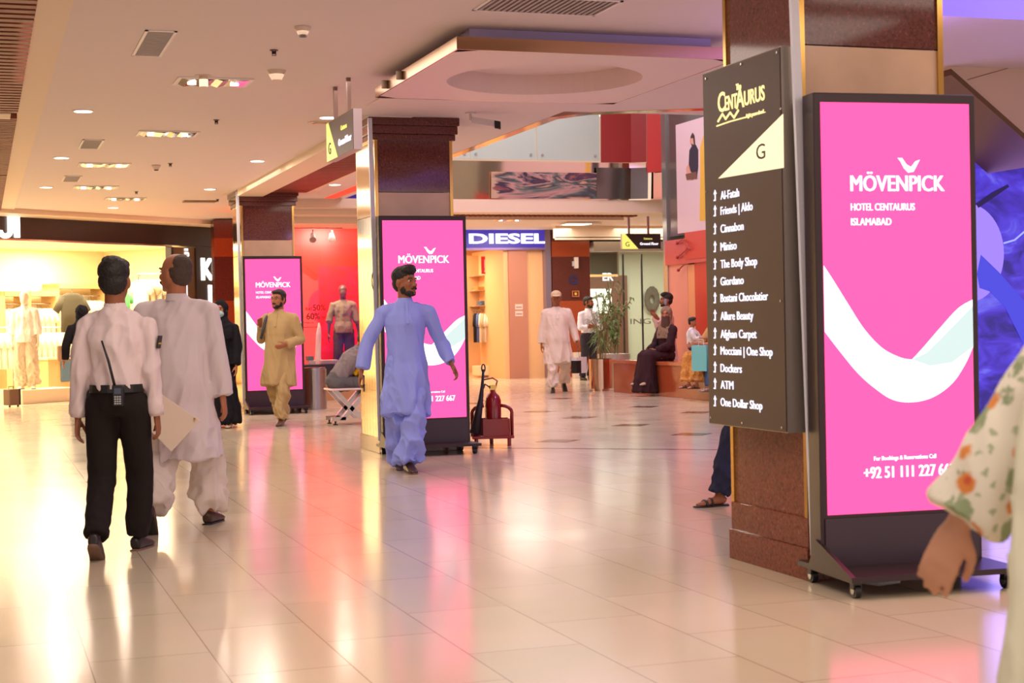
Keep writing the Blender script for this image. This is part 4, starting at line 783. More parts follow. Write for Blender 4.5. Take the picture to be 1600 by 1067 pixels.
for (px, py), wl in zip(((1022, 405), (987, 405), (932, 421), (1037, 418)), ('third from the left', 'second from the left', 'leftmost', 'rightmost')):
    q = PY(px, py, OY+1.5); tag(MB().box((q.x-.12, OY+1.4, 2.935), (q.x+.12, OY+1.6, 2.948)).build('office_lamp', lit, off=q), 'small recessed lamp in the office ceiling, '+wl, 'ceiling light', 'office ceiling lamps')
q = PY(985, 503, OY-.01); t = thing('painted_glass_reflection', (q.x, OY-.012, q.z), 'faint grey painted reflection of lettering ING on the office glass', 'lettering'); text('ING', .13, (0, 0, -.05), FRONT, mat('faint_grey', (120, 118, 108), .5), t, 'lettering', 0, .5)  # reflected lettering modelled as grey letter shapes on the pane
q = PY(905, 353, 30.2); t = thing('light_tray', (q.x, 30.2, 3.27), 'bright angled light tray above the banded pillar', 'ceiling light'); MB().box((-.35, -.25, -.03), (.4, .25, -.003)).build('frame', chr_, t); MB().box((-.3, -.2, -.035), (.2, .2, -.03)).build('lens', lit, t)
struct('trim_14', MB().box((PY(868, 360, 31.2).x, 31.2, 3.02), (16, 31.35, 3.28)).box((PY(868, 360, 31.2).x, 31.2, 2.98), (16, 31.25, 3.04)), cmw, 'cream soffit edge before the glass office')

# ---- planters and plants
cop = mat('copper_steel', (214, 180, 156), .18, 1)
leafm = mat('leaf_green', (112, 142, 74), .5, var=.3, vscale=6); leafd = mat('leaf_light', (140, 160, 80), .5, var=.2); stem_m = mat('stem_brown', (120, 110, 70), .6)
def plant(o, h, n, label, spread, m, thick=1.0, seed=1, bamboo=True):
    rnd = random.Random(seed); t = thing('potted_palm' if bamboo else 'potted_shrub', o, label, 'plant'); st = MB(); lf = MB()
    for i in range(n):
        a = rnd.uniform(0, 2*PI); b = V((rnd.uniform(-.08, .08), rnd.uniform(-.08, .08), 0)); hh = h*rnd.uniform(.55, 1.0); sp = spread*rnd.uniform(.2, 1)
        pts = [b+V((math.cos(a)*sp*(k/6)**2, math.sin(a)*sp*(k/6)**2, hh*k/6)) for k in range(7)]; st.tube(pts, .008, 5)
        for k in range(2, 7):
            for j in range(3 if bamboo else 6):
                c = pts[k-1].lerp(pts[k], rnd.random()); d = V((rnd.gauss(0, 1), rnd.gauss(0, 1), rnd.uniform(-.5, .5))).normalized(); L = rnd.uniform(.14, .26)*thick if bamboo else rnd.uniform(.06, .10)
                u = d.cross(V((0, 0, 1))).normalized()*(.013 if bamboo else .026); e = c+d*L-V((0, 0, L*.35)); mdl = c+d*L*.5+V((0, 0, .02))
                lf.add([c, mdl+u, e, mdl-u, mdl+V((0, 0, .012))], [(0, 1, 4), (1, 2, 4), (2, 3, 4), (3, 0, 4)])
    st.build('stems', stem_m, t); lf.build('leaves', m, t); return t
q = G(948, 611); q.y += .25
t = thing('planter', (q.x, q.y, 0), 'round copper-toned metal planter at the left end of the orange bench', 'planter'); MB().cyl((0, 0, .04), .21, .52, 32).build('pot', cop, t); MB().cyl((0, 0, 0), .15, .04, 24).build('foot', cop, t); MB().cyl((0, 0, .561), .19, .005, 24).build('soil', mat('soil', (70, 50, 36), .9), t)
plant((q.x+.02, q.y, .566), 1.45, 9, 'slender green bamboo palm growing in the copper-toned planter', .45, leafm, 1.1, 3)
q2 = V((q.x+.75, q.y+1.2, 0)); t = thing('planter', (q2.x, q2.y, 0), 'pale metal planter standing behind the orange bench', 'planter'); MB().cyl((0, 0, .0), .30, .62, 28).build('pot', mat('pot_pale', (196, 190, 180), .3, .6), t)
plant((q2.x, q2.y, .62), 1.35, 9, 'leafy shrub growing in the pale planter behind the bench', .35, leafm, 1, 5, False)
# ---- orange granite bench
t = thing('granite_bench', (10.35, 22, 0), 'long orange granite bench with people sitting on it', 'bench')
MB().box((0, -1.5, 0), (.75, 3.0, .50)).build('body', g_or, t, bevel=.004, off=(0, 0, 0)); MB().box((-.02, -1.52, .50), (.77, 3.02, .56)).build('top_slab', granite('granite_orange_light', (196, 108, 74), (220, 150, 116), (160, 80, 56), .12), t, bevel=.006)
# ---- glass and panel corner with billboard behind the bench
GX = 11.95
t = thing('display_wall', (GX, 26.2, 0), 'pink and red panelled display wall behind the granite bench', 'display wall'); o = t.location
y1 = 26.2; ya = PX(1075, 470, GX).y; yb = PX(1086, 470, GX).y
MB().box((GX, ya, 0), (GX+.3, y1, PX(1062, 413, GX).z)).build('pink_panel', mat('panel_salmon', (226, 150, 136), .3), t, off=o)
MB().box((GX, yb, 0), (GX+.3, ya-.01, PX(1080, 413, GX).z)).build('peach_panel', mat('panel_peach', (236, 160, 110), .35), t, off=o)
MB().box((GX, 17, 0), (GX+.3, yb-.01, PX(1062, 413, GX).z)).build('red_panel', mat('panel_red', (206, 52, 44), .3), t, off=o)
MB().box((GX-.04, 17, PX(1062, 413, GX).z), (GX+.3, y1, PX(1062, 374, GX).z)).build('red_header', mat('panel_rose', (206, 84, 84), .25), t, off=o)
MB().box((GX-.05, 17, PX(1075, 410, GX).z+.05), (GX+.2, PX(1074, 380, GX).y, PX(1062, 374, GX).z+.1)).build('red_box', mat('panel_red', (206, 52, 44), .3), t, off=o)
MB().box((GX-.02, y1-.06, 0), (GX+.4, y1+.12, 5.6)).build('steel_corner', mat('corner_metal', (170, 176, 170), .2, .7), t, off=o)
zt2 = PX(1060, 368, GX).z
MB().box((GX+.02, 17, zt2), (GX+.3, y1-.06, 6)).build('glass_face', mat('glass_face_grey', (116, 108, 104), .15, .4), t, off=o)
bb = thing('billboard', (GX, 24, zt2), 'white fashion billboard high behind the orange bench', 'billboard'); o = bb.location
yA = PX(1060, 300, GX).y; zT = PX(1060, 195, GX).z; zB = PX(1062, 365, GX).z
MB().box((GX-.03, 19, zB), (GX+.01, yA, zT)).build('panel', mat('billboard_white', (222, 200, 206), .4), bb, off=o)
def BP(pts, m, nm, dx): 
    v = [PX(x, y, GX-.032-dx) for x, y in pts]; n = len(v); MB().add(v+[p+V((.002, 0, 0)) for p in v], [tuple(range(n)), tuple(range(2*n-1, n-1, -1))]+[(i, (i+1) % n, n+(i+1) % n, n+i) for i in range(n)]).build(nm, m, bb, off=o)
BP([(1075, 280), (1077, 235), (1081, 228), (1087, 226), (1091, 234), (1091, 262), (1089, 276), (1082, 281)], mat('print_navy', (46, 40, 62), .5), 'printed_jacket', 0)
BP([(1078, 222), (1079, 213), (1082, 207), (1085, 212), (1086, 226), (1081, 228)], mat('print_hair', (70, 44, 44), .5), 'printed_hair', .004); BP([(1078, 224), (1079, 216), (1083, 216), (1084, 226)], mat('print_skin', (214, 160, 140), .5), 'printed_face', .008)
BP([(1072, 262), (1076, 256), (1079, 268), (1087, 276), (1080, 281), (1073, 276)], mat('print_skin', (214, 160, 140), .5), 'printed_hands', .008); BP([(1071, 272), (1088, 268), (1089, 279), (1073, 281)], mat('print_brown', (120, 84, 72), .5), 'printed_bag', .01)
BP([(1094, 230), (1099, 212), (1104, 215), (1106, 345), (1093, 345), (1094, 290)], mat('print_yellow', (226, 186, 70), .5), 'printed_yellow_dress', 0)
# red branching hooks on the header
t = thing('wall_brackets', (GX-.05, 25.3, 2), 'curling red wall brackets on the rose header behind the bench', 'bracket'); o = t.location; dm = mat('bracket_red', (170, 30, 36), .3)
for pts in (((1058, 380), (1066, 374), (1074, 380), (1078, 390)), ((1058, 402), (1066, 396), (1074, 388)), ((1060, 422), (1068, 414), (1076, 412))):
    v = [PX(x, y, GX-.08) for x, y in pts]; MB().tube(v, .012, 8).ell(v[0], (.03, .04, .03)).build('arm', dm, t, off=o)
# ================================================================ PEOPLE
def skin_mat(name, c): return mat(name, c, .55, bump=.08, bscale=120, spec=.35)
SK1 = skin_mat('skin_brown', (150, 92, 62)); SK2 = skin_mat('skin_tan', (176, 112, 80)); SK3 = skin_mat('skin_light', (206, 150, 120)); SK4 = skin_mat('skin_dark', (120, 72, 52))
HAIR = mat('hair_black', (26, 19, 17), .6, bump=.6, bscale=90); HAIRG = mat('hair_greying', (74, 56, 46), .7, bump=.5, bscale=120); EYEW = mat('eye_white', (196, 182, 170), .3); EYED = mat('eye_dark', (32, 20, 16), .2); LIP = mat('lip', (134, 70, 62), .5)
def nrm(v): return V(v).normalized()
def fold_cb(J, amp=.006, fr=9, vert=.35, skirt=False, zt=0, seed=0, extra=None):
    def cb(co_, no):
        out = co_.copy(); n = len(co_)
        for i in range(n):
            x, y, z = co_[i]
            a1 = noise.noise(V((x*fr+seed, y*fr, z*fr*vert+x*2))); a2 = noise.noise(V((x*fr*1.9-z*4, y*fr*1.9+seed, z*fr*vert*2.4+y*3)))
            f = 1.6*(.40-abs(a1)*1.6)+1.0*(.36-abs(a2)*1.6)+.4*a2
            a = amp*1.5
            if skirt:
                k = max(0, min(1, (zt-z)/.5)); a = amp*(1+2.0*k)
            out[i] = co_[i]+no[i]*(f*a)
        if extra: out = extra(out, no)
        return out
    return cb
def joints(p):
    s = p.get('H', 1.70)/1.70; J = {'s': s}; t = nrm(p.get('lean', (0, 0, 1))); J['t'] = t
    sw = p.get('sw', .172)*s; leg = {}
    for sd, q in ((-1, 'L'), (1, 'R')):
        g = p.get('leg'+q, ((.03, 0, -1), (.0, -.03, -1), (.12, 1, 0)))
        if len(g) == 2: g = ((.03, 0, -1), (.0, -.03, -1), (.12, 1, 0))
        hip = V((sd*.09*s, 0, -.03*s)); f = lambda v: nrm((v[0]*sd, v[1], v[2]))
        kn = hip+f(g[0])*.43*s; an = kn+f(g[1])*.40*s; fd = f(g[2]); up = V((0, 0, 1)); up = (up-fd*up.dot(fd)).normalized()
        low = min((an+fd*a*s-up*.075*s).z for a in (-.05, .12, .18)); leg[q] = [hip, kn, an, fd, up, low]
    pz = p.get('pz'); 
    if pz is None: pz = -min(l[5] for l in leg.values())
    ik = {}
    for sd, q in ((-1, 'L'), (1, 'R')):
        g = p.get('leg'+q, ((.10, .0), 0))
        if len(g) == 2:
            (fx, fy), pi_ = g; a = math.radians(pi_); y = fy-.12*math.cos(a)+.075*math.sin(a); z = .075*math.cos(a)+.12*math.sin(a); ik[q] = (V((fx*sd, y, z))*s, V((.12*sd, math.cos(a), -math.sin(a))).normalized())
    if ik:
        pz = 9
        for sd, q in ((-1, 'L'), (1, 'R')):
            a = ik[q][0]; hx = sd*.09*s-a.x; pz = min(pz, a.z+.03*s+math.sqrt(max(.01, (.822*s)**2-hx*hx-a.y*a.y)))
    P = V((0, 0, pz)); J['P'] = P
    for sd, q in ((-1, 'L'), (1, 'R')):
        if q in ik:
            a, fd = ik[q]; h = P+V((sd*.09*s, 0, -.03*s)); d = a-h; L = min(d.length, .829*s); u = d.normalized(); A, B = .43*s, .40*s; x = (A*A-B*B+L*L)/(2*L); hh = math.sqrt(max(0, A*A-x*x)); pl = V((.15*sd, 1, 0)); pl = (pl-u*pl.dot(u)).normalized()
            up = V((0, 0, 1)); up = (up-fd*up.dot(fd)).normalized(); J['hip'+q], J['kn'+q], J['an'+q], J['fd'+q], J['fu'+q] = h, h+u*x+pl*hh, h+u*L, fd, up
        else: J['hip'+q], J['kn'+q], J['an'+q] = P+leg[q][0], P+leg[q][1], P+leg[q][2]; J['fd'+q], J['fu'+q] = leg[q][3], leg[q][4]
    J['neck'] = P+t*.53*s; J['chest'] = P+t*.33*s; J['sh'] = P+t*.428*s; J['waist'] = P+t*.13*s
    tw = math.radians(p.get('twist', 0)); ax = Matrix.Rotation(-tw, 3, 'Z') @ V((1, 0, 0)); J['ax'] = ax
    for sd, q in ((-1, 'L'), (1, 'R')):
        g = p.get('arm'+q, ((.14, 0, -1), (.05, .12, -1))); f = lambda v: nrm((v[0]*sd, v[1], v[2]))
        a = J['sh']+ax*sd*sw; e = a+f(g[0])*.285*s; wv = e+f(g[1])*.245*s; J['s'+q], J['e'+q], J['w'+q] = a, e, wv
        J['hd'+q] = f(g[2]) if len(g) > 2 else (wv-e).normalized(); J['hc'+q] = p.get('curl'+q, .35); J['ht'+q] = f(g[3]) if len(g) > 3 else None
    yaw, pit = p.get('head', (0, 0)); M = Matrix.Rotation(-math.radians(yaw), 3, 'Z') @ Matrix.Rotation(math.radians(pit), 3, 'X') @ Matrix.Rotation(math.radians(p.get('roll', 0)), 3, 'Y'); J['M'] = M
    J['head'] = J['neck'] + t*.045*s + (M @ V((0, .012, .094)))*s
    return J
def add_hand(m, J, q, s, r=1.0):
    w_, d = J['w'+q], J['hd'+q]; sd = -1 if q == 'L' else 1; ref = J['ht'+q] or V((0, .8, .6)); t = (ref-d*ref.dot(d)).normalized(); n = d.cross(t)
    if n.x*sd > 0: n = -n
    c = J['hc'+q]
    m.loft([(w_-d*.03*s, .020*s, .026*s), (w_, .019*s, .026*s), (w_+d*.035*s, .016*s, .036*s), (w_+d*.085*s, .013*s, .040*s), (w_+d*.095*s, .009*s, .034*s)], 12, side=n)
    for i, (o, L) in enumerate(((.030, .070), (.010, .079), (-.010, .073), (-.029, .056))):
        p0 = w_+d*.082*s+t*o*s; a = .12; r_ = .0095*s*r; seg = (.42, .32, .26); cc = c*(1+.15*i)
        for k in range(3):
            dd = d*math.cos(a)+n*math.sin(a)+t*(o*1.2); p1 = p0+dd.normalized()*L*seg[k]*s; m.cap(p0, r_, p1, r_*.9, 8); p0 = p1; r_ *= .9; a += cc
    p0 = w_+d*.022*s+t*.022*s; p1 = p0+(d*.6+t*.55+n*.35).normalized()*.042*s; p2 = p1+(d*.85+t*.12+n*.45).normalized()*.032*s; p3 = p2+(d*.9+n*.4).normalized()*.024*s
    m.cap(p0, .015*s, p1, .0115*s, 8); m.cap(p1, .0115*s, p2, .010*s, 8); m.cap(p2, .010*s, p3, .0085*s, 8)
def add_head(m, J, s, face=True):
    c, M = J['head'], J['M']
    def E_(p, r): m.ell(c+(M @ V(p))*s, [k*s for k in r], M)
    E_((0, -.012, .030), (.073, .092, .080)); E_((0, .028, -.028), (.058, .064, .080)); E_((0, .040, -.072), (.044, .046, .034)); E_((0, .0, -.03), (.066, .07, .06))
    if face:
        E_((0, .080, .024), (.046, .016, .010)); E_((0, .075, -.090), (.020, .018, .016)); E_((0, .085, -.057), (.024, .014, .006)); E_((0, .085, -.066), (.021, .013, .006))
        a, b = c+(M @ V((0, .086, .012)))*s, c+(M @ V((0, .108, -.026)))*s; m.cap(a, .008*s, b, .012*s, 8); E_((0, .096, -.032), (.018, .012, .009))
        for q in (-1, 1): E_((q*.034, .066, -.022), (.020, .020, .020)); E_((q*.074, -.008, -.008), (.010, .018, .031))
    m.loft([(J['neck']-J['t']*.05*s, .062*s, .06*s), (J['neck'], .055*s, .056*s), (c-(M @ V((0, .015, .06)))*s, .052*s, .056*s), (c, .05*s, .05*s)], 14)
def make_person(name, loc, heading, label, p, garments, skin=SK1, group=None, vox=.0075, cat='person'):
    t = thing(name, loc, label, cat, group, head_z(heading)); J = joints(p); s = J['s']; g = p.get('g', 1.0); J['g'] = g; ax = J['ax']
    m = MB(); P, T = J['P'], J['t']
    m.loft([(P-T*.09*s, .09*s, .075*s), (P-T*.04*s, .125*s*g, .088*s*g), (P, .125*s*g, .09*s*g), (J['waist'], .115*s*g, .085*s*g), (J['chest'], .130*s*g, .09*s*g)], 18)
    m.loft([(J['waist'], .11*s*g, .085*s*g), (J['chest'], .130*s*g, .09*s*g), (P+T*.41*s, .125*s*g, .072*s*g), (P+T*.465*s, .09*s, .055*s), (J['neck'], .052*s, .052*s)], 18, side=ax)
    for q in 'LR':
        a, e, w_ = J['s'+q], J['e'+q], J['w'+q]; h, k, n_ = J['hip'+q], J['kn'+q], J['an'+q]
        m.chain([(J['neck']-T*.085*s, .040*s), (a, .034*s)]); m.loft([(a, .036*s, .036*s), (a.lerp(e, .4), .037*s, .037*s), (e, .032*s, .033*s)], 12); m.cap(a, .036*s, a.lerp(e, .1), .036*s); m.cap(e, .033*s, e.lerp(w_, .02), .035*s)
        m.loft([(e, .034*s, .035*s), (e.lerp(w_, .3), .037*s, .035*s), (e.lerp(w_, .8), .025*s, .022*s), (w_, .022*s, .020*s)], 12, side=(0, 1, 0))
        m.cap(h, .062*s*g, h.lerp(k, .1), .062*s*g); m.loft([(h, .062*s*g, .062*s*g), (h.lerp(k, .5), .058*s, .060*s), (k, .046*s, .047*s)], 14); m.cap(k, .048*s, k.lerp(n_, .05), .047*s)
        m.loft([(k, .047*s, .048*s), (k.lerp(n_, .3), .046*s, .052*s), (k.lerp(n_, .85), .030*s, .032*s), (n_, .030*s, .032*s)], 14)
        fd, up = J['fd'+q], J['fu'+q]; sd = fd.cross(up)
        m.loft([(n_-fd*.045*s-up*.04*s, .022*s, .02*s), (n_-fd*.02*s-up*.03*s, .030*s, .034*s), (n_+fd*.06*s-up*.042*s, .034*s, .026*s), (n_+fd*.13*s-up*.055*s, .038*s, .016*s), (n_+fd*.165*s-up*.06*s, .028*s, .010*s)], 12, side=sd)
        m.cap(n_, .03*s, n_-up*.03*s, .03*s)
        if p.get('hands', True): add_hand(m, J, q, s)
    face = p.get('face', True); hs = s*1.09; add_head(m, J, hs, face)
    c, M = J['head'], J['M']
    def cb(co_, no):
        for q in (-1, 1):
            e = np.array(c+(M @ V((q*.030, .093, .008)))*hs); d = np.linalg.norm(co_-e, axis=1); k = np.clip(1-d/(.02*hs), 0, 1)**1.0
            co_ = co_-np.array(M @ V((0, 1, 0)))[None, :]*(k*.006*hs)[:, None]
        return co_
    body = m.remesh('body', skin, t, vox, 2, cb if face else None)
    if face:
        for q in (-1, 1):
            e = c+(M @ V((q*.030, .0735, .007)))*hs; y = MB().ell(e, [.0115*hs, .0115*hs, .0080*hs], M, 12, 8).build('eye', EYEW, t, smooth=True); MB().ell(e+(M @ V((0, .0080, 0)))*hs, [.0068*hs, .0045*hs, .0066*hs], M, 10, 6).build('iris', EYED, y, smooth=True)
        for q in (-1, 1): MB().tube([c+(M @ V(v))*hs for v in ((q*.014, .0915, .026), (q*.03, .0885, .030), (q*.047, .077, .026))], .0042*s, 6).build('eyebrow', p.get('hairm', HAIR), t)
        MB().ell(c+(M @ V((0, .096, -.0615)))*hs, [.019*hs, .004*hs, .006*hs], M, 10, 6).build('lips', LIP, t, smooth=True)
    for f in garments: f(t, J)
    return t
def rgh(amp, fr):
    def cb(co_, no):
        o = co_.copy()
        for i in range(len(o)): o[i] = co_[i]+no[i]*amp*noise.noise(V(co_[i])*fr)
        return o
    return cb
def hair(kind='short', m=HAIR):
    def f(t, J):
        c, M, s = J['head'], J['M'], J['s']*1.09; b = MB()
        def E_(p, r): b.ell(c+(M @ V(p))*s, [k*s for k in r], M)
        if kind == 'short': E_((0, -.022, .045), (.080, .092, .078)); E_((0, -.045, -.005), (.072, .060, .070)); E_((0, .040, .082), (.058, .045, .028)); [E_((q*.070, .012, .012), (.012, .016, .03)) for q in (-1, 1)]
        if kind == 'thick': E_((0, -.022, .055), (.083, .096, .078)); E_((0, -.045, .0), (.076, .064, .075)); E_((0, .045, .092), (.066, .055, .036)); E_((-.02, .02, .115), (.055, .06, .025))
        if kind == 'cropped': E_((0, -.022, .036), (.078, .092, .078)); E_((0, -.045, -.012), (.072, .058, .065)); 
        if kind == 'bald': E_((0, -.030, .008), (.0765, .080, .062)); E_((0, -.050, -.02), (.068, .052, .055)); E_((0, -.045, .045), (.066, .066, .062))
        if kind == 'long': E_((0, -.022, .045), (.082, .094, .078)); E_((0, -.06, -.02), (.078, .055, .09)); [E_((q*.068, .0, -.02), (.02, .045, .07)) for q in (-1, 1)]
        b.remesh('hair', m, t, .006, 2, rgh(.004 if kind != 'bald' else .002, 80))
    return f
def beard(m=HAIR, full=True, mous=True):
    def f(t, J):
        c, M, s = J['head'], J['M'], J['s']*1.09; b = MB()
        def E_(p, r): b.ell(c+(M @ V(p))*s, [k*s for k in r], M)
        if mous: b.tube([c+(M @ V(v))*s for v in ((-.028, .086, -.056), (-.014, .100, -.048), (0, .104, -.046), (.014, .100, -.048), (.028, .086, -.056))], .0065*s, 8)
        if full: E_((0, .042, -.078), (.048, .047, .033)); E_((0, .070, -.092), (.028, .022, .018)); [E_((q*.050, .020, -.055), (.014, .03, .035)) for q in (-1, 1)]
        b.remesh('beard' if full else 'moustache', m, t, .005, 1, rgh(.003, 80))
    return f
def torso_top(m, J, k=1.0, belly=0, low=0.0, z_low=None, lowr=None):
    s, g, P, T, ax = J['s'], J['g'], J['P'], J['t'], J['ax']
    m.loft([(J['waist']-T*.02*s, (.142*g+belly*.5)*s*k, (.112*g+belly)*s*k), (P+T*.24*s, (.155*g+belly*.3)*s*k, (.118*g+belly*.7)*s*k), (J['chest'], .170*s*g*k, .124*s*g*k), (P+T*.40*s, .166*s*g*k, .106*s*g*k), (P+T*.45*s, .140*s*g, .082*s*g), (P+T*.49*s, .096*s, .070*s), (P+T*.525*s, .066*s, .064*s)], 22, side=ax)
def sleeves(m, J, r=(.070, .060, .050), end=1.0, sides='LR'):
    s, g, P, T = J['s'], J['g'], J['P'], J['t']
    for q in sides:
        a, e, w_ = J['s'+q], J['e'+q], J['w'+q]; d = (w_-e).normalized(); w2 = e.lerp(w_, end)
        r = (r[0]*.92, r[1]*.95, r[2]); m.chain([(J['neck']-T*.052*s, .050*s), (a.lerp(e, .03), r[0]*.96*s*min(g, 1.1)), (a.lerp(e, .3), r[0]*s*min(g, 1.1)), (e, r[1]*s)]); 
        m.loft([(e, r[1]*s, r[1]*s), (e.lerp(w2, .5), (r[1]+r[2])/2*s, (r[1]+r[2])/2*s), (w2, r[2]*s, r[2]*s)], 14, side=(0, 1, 0))
def legs_(m, J, r, hem, sides='LR', drop=.97):
    s, g = J['s'], J['g']
    for q in sides:
        h, k, a = J['hip'+q], J['kn'+q], J['an'+q]; a2 = k.lerp(a, drop)
        m.cap(h, r[0]*s*g, h.lerp(k, .1), r[0]*s*g, 16); m.loft([(h, r[0]*s*g, r[0]*s*g), (h.lerp(k, .5), (r[0]+r[1])/2*s, (r[0]+r[1])/2*s), (k, r[1]*s, r[1]*s)], 16)
        m.cap(k, r[1]*s, k.lerp(a, .05), r[1]*s, 16); m.loft([(k, r[1]*s, r[1]*s), (k.lerp(a2, .5), (r[1]*.6+r[2]*.4)*s, (r[1]*.6+r[2]*.4)*s), (k.lerp(a2, .85), r[2]*s*1.03, r[2]*s*1.03), (a2, hem*s, hem*s)], 16)
def shirt(m_, tuck=True, amp=.006, k=1.0, belly=0, collar=True, rs=(.066, .054, .042), end=.97, nm='shirt', vox=.009, low=.05, hipr=0):
    def f(t, J):
        s, g, P, T = J['s'], J['g'], J['P'], J['t']; m = MB(); torso_top(m, J, k, belly)
        if hipr: m.loft([(P+T*low*s, hipr*s*g, hipr*.8*s*g), (P+T*.05*s, hipr*s*g, hipr*.8*s*g), (J['waist'], .15*s*g, .12*s*g)], 22)
        m.loft([(P+T*(max(low, .05))*s, .150*s*g, .118*s*g), (P+T*.06*s, (.152*g+belly*.4)*s, (.120*g+belly*.8)*s), (J['waist'], (.150*g+belly*.5)*s*k, (.120*g+belly)*s*k), (P+T*.2*s, .150*s*g*k, (.118*g+belly*.6)*s*k)], 22)
        sleeves(m, J, rs, end); o = m.remesh(nm, m_, t, vox, 4, fold_cb(J, amp))
        if collar:
            c = MB(); n = J['neck']; c.loft([(n-T*.025*s, .070*s, .068*s), (n+T*.018*s, .060*s, .060*s), (n+T*.018*s, .054*s, .054*s), (n-T*.02*s, .056*s, .056*s)], 22, caps=False); c.build('collar', m_, o, smooth=True)
        if end > .9:
            for q in 'LR': w_, e = J['w'+q], J['e'+q]; d = (w_-e).normalized(); b = e.lerp(w_, end); MB().loft([(b-d*.05*s, rs[2]*1.03*s, rs[2]*1.03*s), (b+d*.006*s, rs[2]*.98*s, rs[2]*.98*s)], 16, side=(0, 1, 0)).build('cuff', m_, o, smooth=True)
    return f
def kurta(m_, hem=.36, flare=(.185, .15, .21, .165), belly=0, amp=.008, rs=(.072, .062, .052), end=.95, collar=True, nm='kurta', vox=.0095, shift=(0, 0), placket=None, zt=None):
    """long shirt; hem = hem height above the ground (m, unscaled)"""
    def f(t, J):
        s, g, P, T = J['s'], J['g'], J['P'], J['t']; m = MB(); torso_top(m, J, 1.03, belly); mid = (J['knL']+J['knR'])/2
        hz = hem*s; k = (P.z-hz)/max(.05, P.z-mid.z); hc = P+(mid-P)*min(1.0, k); hc = V((hc.x+shift[0], hc.y*.8+shift[1], hz))
        st = [(hc, flare[2]*s*g, flare[3]*s*g), (hc.lerp(P, .35), (flare[2]*.65+flare[0]*.35)*s*g, (flare[3]*.65+flare[1]*.35)*s*g), (hc.lerp(P, .75), flare[0]*s*g, flare[1]*s*g), (P, (flare[0]*.95*g+belly*.4)*s, (flare[1]*.92*g+belly*.8)*s), (J['waist'], (.155*g+belly*.5)*s, (.125*g+belly)*s), (P+T*.22*s, (.158*g+belly*.3)*s, (.122*g+belly*.6)*s)]
        m.loft(st, 26); sleeves(m, J, rs, end)
        o = m.remesh(nm, m_, t, vox, 4, fold_cb(J, amp, 7, .22, True, P.z+.1))
        if collar:
            c = MB(); n = J['neck']; c.loft([(n-T*.03*s, .072*s, .070*s), (n+T*.014*s, .061*s, .061*s), (n+T*.014*s, .055*s, .055*s), (n-T*.02*s, .056*s, .056*s)], 22, caps=False); c.build('collar', m_, o, smooth=True)
        if placket:
            pl = MB(); a = J['neck']+V((0, .068*s, -.03*s)); b = J['chest']+V((0, (.130*g+belly*.4)*s, 0)); pl.obox(a-V((.012, 0, 0)), (.024, 0, 0), (0, .006, 0), b-a); pl.build('placket', placket, o)
    return f
def trousers(m_, r=(.100, .074, .062), hem=.062, amp=.006, nm='trousers', belt=None, drop=.97, vox=.009, fr=9):
    def f(t, J):
        s, g, P, T = J['s'], J['g'], J['P'], J['t']; m = MB(); m.loft([(P-T*.10*s, .10*s, .09*s), (P-T*.05*s, .158*s*g, .118*s*g), (P+T*.02*s, .152*s*g, .118*s*g), (P+T*.075*s, .143*s*g, .113*s*g)], 22)
        legs_(m, J, r, hem, drop=drop); o = m.remesh(nm, m_, t, vox, 4, fold_cb(J, amp, fr, .5, True, .6, 3))
        if belt: MB().loft([(P+T*.040*s, .160*s*g, .128*s*g), (P+T*.085*s, .158*s*g, .127*s*g)], 26).build('belt', belt, o)
    return f
def shoes(m_, sole=None, sandal=False):
    def f(t, J):
        s = J['s']
        for q in 'LR':
            n_, fd, up = J['an'+q], J['fd'+q], J['fu'+q]; sd = fd.cross(up); b = MB()
            if sandal:
                b.loft([(n_-fd*.055*s-up*.070*s, .030*s, .009*s), (n_+fd*.03*s-up*.070*s, .035*s, .008*s), (n_+fd*.13*s-up*.070*s, .044*s, .007*s), (n_+fd*.185*s-up*.070*s, .026*s, .006*s)], 14, side=sd)
                b.tube([n_+fd*.07*s-up*.065*s+sd*(.042*math.cos(a))*s+up*(.042*math.sin(a))*s for a in [PI*i/8 for i in range(9)]], .009*s, 6); b.tube([n_+fd*.11*s-up*.065*s+sd*(.045*math.cos(a))*s+up*(.032*math.sin(a))*s for a in [PI*i/8 for i in range(9)]], .009*s, 6)
                b.build('sandal', m_, t, smooth=True)
            else:
                b.loft([(n_-fd*.060*s-up*.035*s, .022*s, .028*s), (n_-fd*.045*s-up*.030*s, .033*s, .042*s), (n_+fd*.01*s-up*.028*s, .037*s, .045*s), (n_+fd*.08*s-up*.040*s, .041*s, .033*s), (n_+fd*.14*s-up*.050*s, .042*s, .024*s), (n_+fd*.18*s-up*.056*s, .034*s, .016*s), (n_+fd*.198*s-up*.06*s, .015*s, .008*s)], 16, side=sd, sq=.85)
                o = b.remesh('shoe', m_, t, .006, 2)
                MB().loft([(n_-fd*.062*s-up*.072*s, .028*s, .009*s), (n_-fd*.02*s-up*.072*s, .036*s, .010*s), (n_+fd*.06*s-up*.072*s, .038*s, .009*s), (n_+fd*.14*s-up*.072*s, .044*s, .009*s), (n_+fd*.20*s-up*.070*s, .022*s, .007*s)], 16, side=sd).build('sole', sole or whl, o, smooth=True)
    return f
